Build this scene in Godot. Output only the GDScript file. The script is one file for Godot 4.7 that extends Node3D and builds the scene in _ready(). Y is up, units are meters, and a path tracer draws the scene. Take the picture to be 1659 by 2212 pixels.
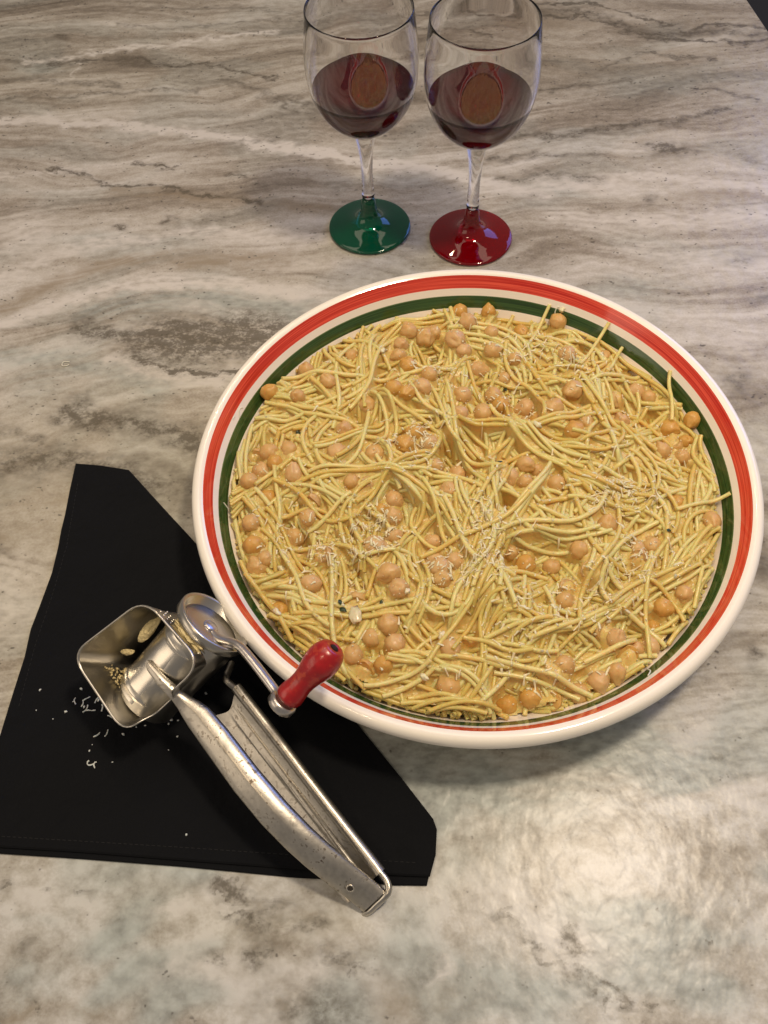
extends Node3D
# A wide bowl of broken spaghetti and chickpeas on a stone counter, two wine glasses behind it,
# a hand-cranked cheese grater on a black napkin in front. Units are metres, y up, counter top at y = 0.

const BOWL := Vector3(0.0553, 0.0, -0.3096)      # centre of the serving bowl on the counter
const GREEN_GLASS := Vector3(0.0001, 0.0, -0.5849)
const RED_GLASS := Vector3(0.0800, 0.0, -0.5664)

# chickpeas: place in the bowl in mm from its centre (x, z), tone
const CHICKPEAS := [5, -145, 0, 25, -143, 0, 9, -129, 2, -32, -126, 1, -21, -123, 1, -15, -126, 1, -1, -115, 2, 4, -106, 2, -38, -117, 2, -40, -107, 1, -34, -96, 0, -44, -91, 1, -72, -110, 1, 23, -103, 1, 13, -94, 2, -88, -82, 1, -21, -81, 1, -103, -99, 1, -127, -78, 0, -108, -72, 1, -62, -63, 1, -37, -61, 0, -27, -68, 2, -1, -64, 1, -45, -65, 0, -4, -47, 2, 11, -49, 1, 20, -65, 1, 24, -58, 0, 29, -83, 1, 24, -119, 1, -78, -43, 2, -40, -25, 0, -25, -24, 2, -33, -32, 0, -134, -33, 1, -126, -30, 1, -113, -29, 1, -83, -24, 2, -59, -21, 1, -131, -19, 2, -122, -21, 0, -138, -8, 1, -127, 2, 0, -110, -11, 2, -74, -0, 1, -64, 2, 2, -22, -8, 1, -8, -9, 2, -15, 10, 2, -98, 12, 2, -101, 23, 1, -49, 11, 2, -50, 23, 2, -57, 19, 0, -136, 22, 1, -110, 29, 1, -50, 37, 2, -27, 39, 2, 37, -95, 1, 72, -94, 2, 99, -99, 1, 46, -126, 0, 72, -131, 1, 72, -66, 1, 74, -56, 1, 100, -62, 1, 116, -71, 2, 123, -64, 1, 41, -60, 2, 39, -44, 1, 48, -51, 0, 56, -50, 1, 75, -39, 1, 66, -27, 0, 101, -45, 2, 131, -38, 0, 145, -40, 0, 132, -26, 1, 139, -26, 0, 121, -17, 1, 133, -13, 1, 23, -0, 2, 33, -7, 1, 40, -5, 2, 31, 8, 1, 50, 9, 1, 121, 23, 0, 75, 40, 1, 139, 37, 1, -134, 38, 0, -132, 50, 1, -127, 46, 1, -62, 45, 2, -92, 48, 2, -100, 65, 2, -54, 66, 1, -16, 58, 2, -24, 70, 1, -27, 53, 2, -25, 63, 2, -73, 78, 1, -118, 78, 0, -56, 95, 1, -65, 102, 1, -53, 105, 2, -23, 112, 2, -60, 119, 0, -70, 120, 0, -25, 132, 1, -76, 112, 1, -49, 76, 2, 18, 51, 1, 40, 62, 1, 25, 61, 0, 57, 54, 1, 91, 54, 1, 100, 52, 1, 90, 62, 2, 62, 68, 2, 47, 77, 2, 44, 85, 1, 99, 91, 0, 112, 84, 1, 94, 99, 0, 63, 104, 1, 69, 109, 2, 90, 111, 2, 81, 112, 2, 75, 118, 0, 67, 127, 1, 57, 131, 2, 46, 136, 1, 38, 123, 1, 32, 127, 1, 19, 138, 0, 30, 141, 0, 7, 139, 0]
const VEINS := [
	[1, 6.5, 0.95, -357, -756, -245, -741, -160, -723, -93, -700, -52, -684, -12, -672, 43, -657, 96, -637, 147, -614], [1, 4, 0.75, -321, -844, -294, -846, -245, -854, -183, -859, -134, -867, -80, -872], [1, 2.5, 0.5, -334, -680, -264, -675, -219, -659],
	[1, 9, 0.6, 149, -629, 195, -624, 242, -628, 338, -609], [1, 10, 0.5, 151, -586, 224, -576, 329, -575], [1, 7, 0.7, -300, -487, -284, -499, -249, -515, -212, -527, -173, -533, -135, -533, -95, -525, -59, -512],
	[3, 9, 0.75, -303, -504, -287, -513, -252, -537, -216, -558, -163, -560, -67, -553], [1, 7, 0.5, -310, -539, -260, -567, -206, -584, -131, -587, -37, -572], [2, 12, 0.85, -218, -507, -187, -513, -145, -514, -94, -507, -59, -498],
	[1, 9, 0.7, -195, -457, -163, -444, -132, -438, -98, -429], [2, 12, 0.6, -277, -460, -236, -460, -201, -451, -158, -431], [0, 23, 1.0, -166, -474, -134, -471, -100, -472, -65, -467, -38, -463],
	[0, 9, 0.8, -219, -488, -191, -481, -162, -476], [0, 2.6, 1, -180, -461, -164, -451, -133, -443, -98, -435], [0, 10, 0.8, -222, -410, -192, -402, -168, -394, -135, -381, -108, -368],
	[0, 14, 0.55, -273, -368, -222, -365, -177, -355, -125, -339], [0, 6, 0.5, -279, -396, -255, -393, -238, -384], [3, 10, 0.5, -262, -309, -232, -311, -207, -304],
	[3, 12, 0.4, -261, -339, -211, -333], [0, 2, 0.8, -298, -839, -240, -839, -159, -824, -123, -812, -79, -795], [0, 2.6, 0.85, -273, -681, -244, -668, -223, -659, -194, -652, -146, -638, -87, -623],
	[3, 7, 0.7, -213, -649, -146, -635, -75, -620, -37, -611], [0, 1.8, 0.8, -201, -679, -184, -673, -164, -670], [0, 1.8, 0.7, -122, -665, -108, -659, -96, -654],
	[0, 2.6, 1, 161, -882, 180, -877, 217, -871, 257, -849, 290, -836, 319, -839, 335, -848, 388, -841, 409, -836], [0, 2.4, 1, 251, -847, 288, -829, 322, -820, 356, -815, 386, -822, 404, -819], [0, 2.4, 0.9, 132, -908, 178, -901, 238, -890, 275, -868, 300, -850],
	[0, 7, 0.6, 171, -888, 218, -879, 257, -853, 298, -836, 337, -835, 398, -829], [0, 2.2, 0.8, 48, -893, 94, -893, 129, -881, 161, -881], [0, 2.4, 0.7, 55, -866, 92, -866, 126, -845],
	[0, 2.6, 0.75, 154, -756, 180, -756, 206, -760, 247, -761], [0, 5, 0.7, 105, -691, 137, -692, 196, -695, 243, -703, 282, -705, 324, -715], [0, 4, 0.55, 106, -662, 154, -662, 202, -664],
	[0, 5, 0.5, 112, -638, 159, -640, 196, -631], [3, 8, 0.6, 255, -601, 290, -601, 339, -599], [0, 3, 0.6, 222, -784, 265, -803, 301, -792, 327, -791],
	[0, 2.5, 0.6, 296, -749, 325, -745, 353, -727], [0, 3.4, 0.5, -95, -771, -61, -761, -28, -738], [0, 4, 0.55, -131, -792, -96, -782, -61, -744],
	[0, 3, 0.5, -336, -784, -272, -786, -208, -788, -156, -780], [0, 2.5, 0.5, -362, -849, -339, -846, -320, -839], [0, 4, 0.5, -343, -817, -280, -808, -226, -797],
	[1, 2.4, 0.5, -310, -804, -276, -815, -269, -841], [0, 3, 0.45, -238, -902, -163, -887, -99, -898, -35, -888], [0, 3, 0.4, -222, -925, -137, -922, -62, -904],
	[0, 5, 0.8, 81, -55, 86, -51], [0, 2.6, 0.75, 85, -43, 98, -33, 119, -23], [0, 2, 0.5, 48, -65, 63, -56, 86, -38, 99, -22],
	[1, 12, 0.45, 40, -79, 72, -64, 92, -48], [2, 14, 0.5, 39, -44, 62, -41, 71, -25],
]
const PATCHES := [
	[0, 266, -662, 18, 10, 0.85], [0, 250, -665, 12, 6, 0.6], [0, -295, -839, 13, 9, 0.8], [0, -293, -882, 7, 7, 0.8], [2, -304, -836, 27, 17, 0.6], [0, -165, -606, 5, 5, 0.8],
	[0, -203, -600, 5, 3, 0.8], [1, -282, -598, 23, 26, 0.6], [2, -195, -584, 61, 12, 0.4], [0, -90, -85, 13, 4, 0.8], [0, -77, -70, 7, 7, 0.75], [0, -73, -53, 9, 8, 0.7],
	[0, -95, -55, 3, 5, 0.6], [0, -47, -69, 12, 6, 0.55], [0, -35, -52, 12, 6, 0.55], [0, -43, -30, 27, 11, 0.6], [0, -23, -47, 6, 3, 0.8], [0, -87, -76, 6, 2, 0.7],
	[0, -65, -79, 14, 6, 0.4], [1, -196, -85, 12, 7, 0.7], [1, -115, -78, 14, 4, 0.75], [1, -106, -50, 16, 8, 0.6], [1, -88, -46, 12, 6, 0.7], [1, -53, -44, 14, 6, 0.7],
	[1, -60, -68, 9, 4, 0.6], [1, -41, -65, 8, 3, 0.6], [1, -86, -79, 12, 2, 0.8], [2, -150, -63, 26, 8, 0.6], [2, -183, -74, 14, 4, 0.5], [2, -193, -48, 19, 8, 0.6],
	[3, -188, -34, 14, 4, 0.6], [3, -152, -33, 14, 4, 0.5], [0, -180, -34, 2, 2, 0.9], [0, -205, -92, 3, 2, 0.7], [0, -166, -89, 4, 2, 0.5], [0, -189, -90, 2, 2, 0.6],
	[0, -190, -61, 5, 3, 0.4], [3, 10, -33, 27, 10, 0.55], [0, 5, -44, 14, 6, 0.35], [1, 16, -41, 9, 4, 0.7], [2, 32, -97, 22, 14, 0.5], [2, 66, -132, 50, 18, 0.7],
	[2, 140, -148, 36, 18, 0.5], [2, 145, -58, 28, 19, 0.4], [0, 211, -205, 8, 12, 0.6], [0, 233, -267, 9, 20, 0.5], [0, 180, -146, 10, 5, 0.4], [3, 155, -80, 14, 9, 0.3],
	[0, 153, -50, 2, 2, 0.8], [0, 122, -57, 3, 2, 0.4], [1, 185, -126, 15, 8, 0.4], [1, -239, -280, 18, 17, 0.5], [1, -231, -251, 14, 19, 0.45], [2, -243, -436, 24, 22, 0.45],
	[0, -211, -423, 8, 6, 0.5], [0, -228, -366, 13, 8, 0.3], [2, 203, -503, 42, 11, 0.4], [0, 229, -602, 6, 6, 0.7], [0, 287, -528, 14, 7, 0.4], [1, 251, -530, 36, 10, 0.4],
	[1, 210, -541, 22, 8, 0.4], [0, 255, -404, 10, 17, 0.5], [1, 265, -442, 17, 14, 0.4], [3, 192, -871, 90, 24, 0.4], [3, 349, -865, 53, 16, 0.35], [3, 266, -788, 85, 29, 0.35],
	[2, 269, -759, 75, 21, 0.35], [0, 11, -896, 37, 17, 0.35], [0, 28, -758, 25, 14, 0.3], [2, 166, -613, 30, 12, 0.35], [0, 136, -615, 9, 6, 0.35], [1, 55, -565, 22, 8, 0.4],
	[1, -59, -547, 29, 7, 0.4],
]

var used := {}

# ------------------------------------------------------------------ helpers
func numbered(called: String) -> String:
	if not used.has(called):
		used[called] = 0
		return called
	used[called] += 1
	return "%s_%03d" % [called, used[called]]

func thing(called: String, label: String, category: String, at := Transform3D.IDENTITY, group := "") -> Node3D:
	var o := Node3D.new()
	o.name = numbered(called)
	add_child(o, true)
	o.transform = at
	tag(o, label, category, group)
	return o

func tag(o: Node3D, label: String, category: String, group := "") -> void:
	o.set_meta("label", label)
	o.set_meta("category", category)
	if group != "":
		o.set_meta("group", group)

func part(called: String, mesh: Mesh, m: Material, parent: Node3D) -> MeshInstance3D:
	var o := MeshInstance3D.new()
	o.name = called
	o.mesh = mesh
	o.material_override = m
	parent.add_child(o, true)
	return o

func top(called: String, mesh: Mesh, m: Material, at := Transform3D.IDENTITY) -> MeshInstance3D:
	var o := MeshInstance3D.new()
	o.name = numbered(called)
	o.mesh = mesh
	o.material_override = m
	add_child(o, true)
	o.transform = at
	return o

func lin(r: float, g: float, b: float, a := 1.0) -> Color:
	var c := Color(r, g, b).linear_to_srgb()
	c.a = a
	return c

func mat(c: Color, rough := 0.5, metal := 0.0) -> StandardMaterial3D:
	var m := StandardMaterial3D.new()
	m.albedo_color = c
	m.roughness = rough
	m.metallic = metal
	return m

func noise_tex(seed_: int, freq: float, octaves := 4, size := 512, normal := false, strength := 4.0, kind := FastNoiseLite.TYPE_SIMPLEX_SMOOTH) -> NoiseTexture2D:
	var n := FastNoiseLite.new()
	n.seed = seed_
	n.noise_type = kind
	n.frequency = freq
	n.fractal_octaves = octaves
	var t := NoiseTexture2D.new()
	t.width = size
	t.height = size
	t.seamless = true
	t.noise = n
	t.as_normal_map = normal
	t.bump_strength = strength
	return t

func relief(m: StandardMaterial3D, tex: Texture2D, cm: float, per_metre: float) -> StandardMaterial3D:
	m.heightmap_enabled = true
	m.heightmap_texture = tex
	m.heightmap_scale = cm
	m.uv1_triplanar = true
	m.uv1_world_triplanar = true
	m.uv1_scale = Vector3.ONE * per_metre
	return m

# a rectangular net of points (rows x cols) as a smooth mesh
func net(pts: PackedVector3Array, rows: int, cols: int, wrap_u := false, wrap_v := false, colors := PackedColorArray(), flip := false, uvs := PackedVector2Array()) -> ArrayMesh:
	var st := SurfaceTool.new()
	st.begin(Mesh.PRIMITIVE_TRIANGLES)
	st.set_smooth_group(0)
	for i in pts.size():
		if colors.size():
			st.set_color(colors[i])
		if uvs.size():
			st.set_uv(uvs[i])
		st.add_vertex(pts[i])
	var rr := rows if wrap_v else rows - 1
	var cc := cols if wrap_u else cols - 1
	for r in rr:
		for c in cc:
			var a := r * cols + c
			var b := r * cols + (c + 1) % cols
			var d := ((r + 1) % rows) * cols + c
			var e := ((r + 1) % rows) * cols + (c + 1) % cols
			var tri := [a, d, b, b, d, e] if flip else [a, b, d, b, e, d]
			for k in tri:
				st.add_index(k)
	st.generate_normals()
	return st.commit()

# solid of revolution about y, from a profile of (radius, height); outside is found by the signed volume
func lathe(profile: PackedVector2Array, seg := 96, color: Variant = null, close := false) -> ArrayMesh:
	var pts := PackedVector3Array()
	var cols := PackedColorArray()
	var area := 0.0
	for i in profile.size():
		var p := profile[i]
		var q := profile[(i + 1) % profile.size()]
		area += p.x * q.y - q.x * p.y
		for s in seg:
			var a := TAU * s / seg
			pts.append(Vector3(p.x * cos(a), p.y, p.x * sin(a)))
			if color != null:
				cols.append(color.call(i, a))
	return net(pts, profile.size(), seg, true, close, cols, area < 0.0)

func smooth_profile(p: PackedVector2Array, times := 2) -> PackedVector2Array:
	for t in times:
		var q := PackedVector2Array([p[0]])
		for i in p.size() - 1:
			q.append(p[i].lerp(p[i + 1], 0.25))
			q.append(p[i].lerp(p[i + 1], 0.75))
		q.append(p[p.size() - 1])
		p = q
	return p

# tube along a path; radii per point; rounded or flat ends; squash makes it oval along up
func tube(path: PackedVector3Array, radii: PackedFloat32Array, sides := 8, up := Vector3.UP, squash := 1.0, st: SurfaceTool = null, color := Color.WHITE) -> ArrayMesh:
	var own := st == null
	if own:
		st = SurfaceTool.new()
		st.begin(Mesh.PRIMITIVE_TRIANGLES)
	var rings := []
	var n := path.size()
	for i in n:
		var d := (path[mini(i + 1, n - 1)] - path[maxi(i - 1, 0)]).normalized()
		var u := up - d * up.dot(d)
		if u.length() < 0.05:
			u = Vector3.RIGHT - d * d.x
		u = u.normalized()
		var v := d.cross(u)
		var ring := []
		for s in sides:
			var a := TAU * s / sides
			ring.append(path[i] + (v * cos(a) + u * sin(a) * squash) * radii[i])
		rings.append(ring)
	st.set_color(color)
	st.set_smooth_group(0)
	for i in n - 1:
		for s in sides:
			var t := (s + 1) % sides
			for p in [rings[i][s], rings[i + 1][s], rings[i][t], rings[i][t], rings[i + 1][s], rings[i + 1][t]]:
				st.add_vertex(p)
	st.set_smooth_group(1)
	for s in range(1, sides - 1):
		for p in [rings[0][0], rings[0][s], rings[0][s + 1]]:
			st.add_vertex(p)
	st.set_smooth_group(2)
	for s in range(1, sides - 1):
		for p in [rings[n - 1][0], rings[n - 1][s + 1], rings[n - 1][s]]:
			st.add_vertex(p)
	if own:
		st.generate_normals()
		return st.commit()
	return null

func even(n: int, r: float) -> PackedFloat32Array:
	var a := PackedFloat32Array()
	a.resize(n)
	a.fill(r)
	return a

func curve_points(pts: Array, per := 6) -> PackedVector3Array:
	var out := PackedVector3Array()
	for i in pts.size() - 1:
		var a: Vector3 = pts[maxi(i - 1, 0)]
		var b: Vector3 = pts[i]
		var c: Vector3 = pts[i + 1]
		var d: Vector3 = pts[mini(i + 2, pts.size() - 1)]
		for k in per:
			out.append(b.cubic_interpolate(c, a, d, float(k) / per))
	out.append(pts[pts.size() - 1])
	return out

# flat plate with bevelled edge from an outline (x, z); lower face at y0, upper at y1
func slab(outline: PackedVector2Array, y0: float, y1: float, bevel: float, uv: Variant = null) -> ArrayMesh:
	if Geometry2D.is_polygon_clockwise(outline):
		outline.reverse()
	var st := SurfaceTool.new()
	st.begin(Mesh.PRIMITIVE_TRIANGLES)
	var n := outline.size()
	var inset := PackedVector2Array()
	for i in n:
		var a := outline[(i + n - 1) % n]
		var b := outline[i]
		var c := outline[(i + 1) % n]
		var e := (b - a).normalized()
		var f := (c - b).normalized()
		var nrm := (Vector2(-e.y, e.x) + Vector2(-f.y, f.x)).normalized()
		inset.append(b + nrm * bevel / maxf(0.4, nrm.dot(Vector2(-e.y, e.x))))
	var put := func(p: Vector2, y: float):
		if uv != null:
			st.set_uv(uv.call(p))
		st.add_vertex(Vector3(p.x, y, p.y))
	var tris := Geometry2D.triangulate_polygon(inset)
	st.set_smooth_group(-1)
	for i in range(0, tris.size(), 3):
		for k in [0, 2, 1]:
			put.call(inset[tris[i + k]], y1)
	for i in range(0, tris.size(), 3):
		for k in [0, 1, 2]:
			put.call(inset[tris[i + k]], y0)
	for i in n:
		var j := (i + 1) % n
		var levels := [[inset, y0], [outline, y0 + bevel], [outline, y1 - bevel], [inset, y1]]
		for l in 3:
			var A: PackedVector2Array = levels[l][0]
			var B: PackedVector2Array = levels[l + 1][0]
			for q in [[A[i], levels[l][1]], [B[i], levels[l + 1][1]], [A[j], levels[l][1]], [A[j], levels[l][1]], [B[i], levels[l + 1][1]], [B[j], levels[l + 1][1]]]:
				put.call(q[0], q[1])
	st.generate_normals()
	return st.commit()

# ------------------------------------------------------------------ stone counter
const SX0 := -0.46
const SZ0 := -1.04
const SW := 0.94
const SH := 1.10
const SPX := 2000

func stone_texture() -> Array:
	# coarse map of veins and patches (dark, white, green-grey, tan), looked up through a warp
	var M := 512
	var fields := []
	for k in 4:
		var a := PackedFloat32Array()
		a.resize(M * M)
		fields.append(a)
	for v in VEINS:
		var f: PackedFloat32Array = fields[v[0]]
		var hw: float = v[1] * 0.001
		var pts := []
		for i in range(3, v.size(), 2):
			pts.append(Vector3(v[i] * 0.001, 0, v[i + 1] * 0.001))
		var path := curve_points(pts, 6)
		for i in path.size() - 1:
			var a := Vector2(path[i].x, path[i].z)
			var b := Vector2(path[i + 1].x, path[i + 1].z)
			var pad := hw * 2.2
			var x0 := clampi(int((minf(a.x, b.x) - pad - SX0) / SW * M), 0, M - 1)
			var x1 := clampi(int((maxf(a.x, b.x) + pad - SX0) / SW * M), 0, M - 1)
			var y0 := clampi(int((minf(a.y, b.y) - pad - SZ0) / SH * M), 0, M - 1)
			var y1 := clampi(int((maxf(a.y, b.y) + pad - SZ0) / SH * M), 0, M - 1)
			for y in range(y0, y1 + 1):
				for x in range(x0, x1 + 1):
					var p := Vector2(SX0 + (x + 0.5) / M * SW, SZ0 + (y + 0.5) / M * SH)
					var q := Geometry2D.get_closest_point_to_segment(p, a, b)
					var d := p.distance_to(q) / hw
					if d < 2.2:
						var s: float = v[2] * exp(-d * d)
						var at := y * M + x
						if s > f[at]:
							f[at] = s
		fields[v[0]] = f
	for v in PATCHES:
		var f: PackedFloat32Array = fields[v[0]]
		var c := Vector2(v[1], v[2]) * 0.001
		var r := Vector2(v[3], v[4]) * 0.001
		var x0 := clampi(int((c.x - r.x * 1.8 - SX0) / SW * M), 0, M - 1)
		var x1 := clampi(int((c.x + r.x * 1.8 - SX0) / SW * M), 0, M - 1)
		var y0 := clampi(int((c.y - r.y * 1.8 - SZ0) / SH * M), 0, M - 1)
		var y1 := clampi(int((c.y + r.y * 1.8 - SZ0) / SH * M), 0, M - 1)
		for y in range(y0, y1 + 1):
			for x in range(x0, x1 + 1):
				var p := (Vector2(SX0 + (x + 0.5) / M * SW, SZ0 + (y + 0.5) / M * SH) - c) / r
				var s: float = v[5] * exp(-p.length_squared())
				var at := y * M + x
				f[at] = f[at] + s * (1.0 - f[at])
		fields[v[0]] = f
	var nz := []
	for i in 8:
		var n := FastNoiseLite.new()
		n.seed = 40 + i
		n.noise_type = FastNoiseLite.TYPE_SIMPLEX
		n.frequency = 1.0
		n.fractal_octaves = [3, 3, 4, 3, 2, 4, 2, 2][i]
		nz.append(n)
	var rows := []
	rows.resize(SPX)
	var job := func(y: int):
		rows[y] = stone_row(y, M, fields, nz)
	var id := WorkerThreadPool.add_group_task(job, SPX)
	WorkerThreadPool.wait_for_group_task_completion(id)
	var color := PackedByteArray()
	for y in SPX:
		color.append_array(rows[y])
	return [Image.create_from_data(SPX, SPX, false, Image.FORMAT_RGB8, color)]

func stone_row(y: int, M: int, fields: Array, nz: Array) -> PackedByteArray:
	var out := PackedByteArray()
	out.resize(SPX * 3)
	var dark: PackedFloat32Array = fields[0]
	var white: PackedFloat32Array = fields[1]
	var green: PackedFloat32Array = fields[2]
	var tan_: PackedFloat32Array = fields[3]
	var n0: FastNoiseLite = nz[0]
	var n1: FastNoiseLite = nz[1]
	var n2: FastNoiseLite = nz[2]
	var n3: FastNoiseLite = nz[3]
	var n4: FastNoiseLite = nz[4]
	var n5: FastNoiseLite = nz[5]
	var n6: FastNoiseLite = nz[6]
	var n7: FastNoiseLite = nz[7]
	var z := SZ0 + (y + 0.5) / SPX * SH
	for x in SPX:
		var u := SX0 + (x + 0.5) / SPX * SW
		# how directional the figure is: streaky far back, blotchy in front
		var blotch := smoothstep(-0.24, -0.10, z)
		# bedding direction: bends over the dark lens on the left
		var lens := exp(-(pow((u + 0.14) / 0.16, 2.0) + pow((z + 0.46) / 0.09, 2.0)))
		var tilt := z + 0.05 * u + 0.05 * lens + 0.026 * n0.get_noise_2d(u * 2.6, z * 4.0) + 0.005 * n0.get_noise_2d(u * 9.0 + 7.0, z * 16.0)
		var along := u * lerpf(3.6, 14.0, blotch)
		var w1 := n1.get_noise_2d(u * 45.0, z * 60.0)
		var w2 := n1.get_noise_2d(u * 45.0 + 31.0, z * 60.0 + 17.0)
		var fu := u + w1 * 0.006
		var fz := z + w2 * 0.004 + 0.006 * n0.get_noise_2d(u * 12.0, z * 12.0 + 50.0)
		var mx := clampi(int((fu - SX0) / SW * M), 0, M - 1)
		var mz := clampi(int((fz - SZ0) / SH * M), 0, M - 1)
		var at := mz * M + mx
		var band := n2.get_noise_2d(along, tilt * lerpf(30.0, 20.0, blotch))
		var band2 := n3.get_noise_2d(along * 2.2 + 9.0, tilt * lerpf(120.0, 36.0, blotch))
		var grain := n4.get_noise_2d(u * 330.0, z * 420.0)
		var mottle := n5.get_noise_2d(u * 70.0, z * lerpf(130.0, 80.0, blotch))
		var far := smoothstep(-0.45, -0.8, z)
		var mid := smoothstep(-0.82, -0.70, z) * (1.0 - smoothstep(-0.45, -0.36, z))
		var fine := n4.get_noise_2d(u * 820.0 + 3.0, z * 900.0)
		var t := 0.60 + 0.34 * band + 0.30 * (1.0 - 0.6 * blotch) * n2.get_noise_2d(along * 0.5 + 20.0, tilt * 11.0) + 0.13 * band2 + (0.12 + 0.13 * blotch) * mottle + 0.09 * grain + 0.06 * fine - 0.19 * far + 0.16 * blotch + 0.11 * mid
		# ramp brown -> tan -> cream -> white
		var r: float
		var g: float
		var b: float
		if t < 0.35:
			var k := clampf(t / 0.35, 0.0, 1.0)
			r = lerpf(0.155, 0.315, k); g = lerpf(0.125, 0.268, k); b = lerpf(0.090, 0.208, k)
		elif t < 0.65:
			var k := (t - 0.35) / 0.30
			r = lerpf(0.315, 0.49, k); g = lerpf(0.268, 0.442, k); b = lerpf(0.208, 0.368, k)
		else:
			var k := clampf((t - 0.65) / 0.35, 0.0, 1.0)
			r = lerpf(0.49, 0.68, k); g = lerpf(0.442, 0.635, k); b = lerpf(0.368, 0.565, k)
		# green-grey quartz areas
		var gm := clampf(green[at] * (0.8 + 0.5 * band2) + (0.26 + 0.5 * blotch) * smoothstep(-0.05, 0.5, n6.get_noise_2d(u * 7.0 + 3.0, tilt * 14.0)), 0.0, 0.85)
		var lum := 0.30 + 0.12 * t + 0.10 * mottle
		r = lerpf(r, lum * 0.99, gm); g = lerpf(g, lum * 1.03, gm); b = lerpf(b, lum * 0.92, gm)
		var tm := clampf(tan_[at] * (0.75 + 0.7 * band2), 0.0, 0.8)
		r = lerpf(r, 0.30, tm); g = lerpf(g, 0.235, tm); b = lerpf(b, 0.155, tm)
		var wm := clampf(white[at] * (1.25 + 0.7 * mottle + 0.5 * band2), 0.0, 0.95)
		r = lerpf(r, 0.69, wm); g = lerpf(g, 0.64, wm); b = lerpf(b, 0.57, wm)
		var fleck := n5.get_noise_2d(u * 190.0 + 40.0, z * 260.0)
		var dm := clampf(dark[at] * (0.88 + 0.55 * n5.get_noise_2d(u * 60.0 + 11.0, z * 105.0) + 0.45 * band2 + 0.38 * fleck + 0.35 * grain + 0.25 * fine), 0.0, 0.84)
		r = lerpf(r, 0.092, dm); g = lerpf(g, 0.074, dm); b = lerpf(b, 0.050, dm)
		# dark mineral specks, denser where the stone is brown
		var sp := n7.get_noise_2d(u * 130.0, z * 190.0) + 0.35 * n7.get_noise_2d(u * 30.0 + 5.0, tilt * 60.0)
		var sm := smoothstep(0.78, 1.02, sp - 0.25 * (t - 0.5) - 0.10 * blotch) * 0.75
		r = lerpf(r, 0.06, sm); g = lerpf(g, 0.05, sm); b = lerpf(b, 0.04, sm)
		var o := x * 3
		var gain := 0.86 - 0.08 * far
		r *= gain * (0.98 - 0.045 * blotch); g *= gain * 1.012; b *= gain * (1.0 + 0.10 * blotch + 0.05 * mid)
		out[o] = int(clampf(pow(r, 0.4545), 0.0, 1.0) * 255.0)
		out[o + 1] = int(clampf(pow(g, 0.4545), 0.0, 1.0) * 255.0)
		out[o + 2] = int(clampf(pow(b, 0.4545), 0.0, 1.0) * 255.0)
	return out

func stone_relief() -> Image:
	# leathered finish: ridged ripples and fine pits
	var n := FastNoiseLite.new()
	n.seed = 5
	n.noise_type = FastNoiseLite.TYPE_SIMPLEX_SMOOTH
	n.frequency = 0.045
	n.fractal_octaves = 4
	n.fractal_gain = 0.5
	n.domain_warp_enabled = true
	n.domain_warp_amplitude = 9.0
	n.domain_warp_frequency = 0.01
	return n.get_image(1536, 1536, false, false, true)

func make_counter() -> void:
	var tex := ImageTexture.create_from_image(stone_texture()[0])
	var bump := ImageTexture.create_from_image(stone_relief())
	var m := mat(Color.WHITE, 0.30)
	m.metallic_specular = 0.40
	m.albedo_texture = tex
	m.heightmap_enabled = true
	m.heightmap_texture = bump
	m.heightmap_scale = 0.026
	m.texture_repeat = false
	var uv := func(p: Vector2): return Vector2((p.x - SX0) / SW, (p.y - SZ0) / SH)
	var outline := PackedVector2Array([Vector2(-0.46, -1.04), Vector2(0.3690, -1.04), Vector2(0.478, -0.05), Vector2(0.478, 0.055), Vector2(-0.46, 0.055)])
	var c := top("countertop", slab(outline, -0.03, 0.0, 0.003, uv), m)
	c.set_meta("kind", "structure")
	tag(c, "swirled beige, brown and white polished stone countertop under everything", "countertop")
	var fl := BoxMesh.new()
	fl.size = Vector3(4, 0.05, 4)
	var fm := mat(lin(0.020, 0.021, 0.030), 0.5)
	var f := top("floor", fl, fm, Transform3D(Basis.IDENTITY, Vector3(0, -0.95, -1.0)))
	f.set_meta("kind", "structure")
	tag(f, "dark floor beyond the far right corner of the counter", "floor")

# ------------------------------------------------------------------ serving bowl
var profile_in := PackedVector2Array([Vector2(0, 9), Vector2(60, 9), Vector2(105, 9.2), Vector2(122, 10.4), Vector2(133, 13.4), Vector2(141, 17.6), Vector2(147, 23.4), Vector2(151.5, 30.5), Vector2(156, 38.0), Vector2(158.5, 42.5), Vector2(163, 50.6)])

func bowl_height(r_mm: float) -> float:
	for i in profile_in.size() - 1:
		if r_mm <= profile_in[i + 1].x:
			return lerpf(profile_in[i].y, profile_in[i + 1].y, inverse_lerp(profile_in[i].x, profile_in[i + 1].x, r_mm))
	return 60.0

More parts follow.
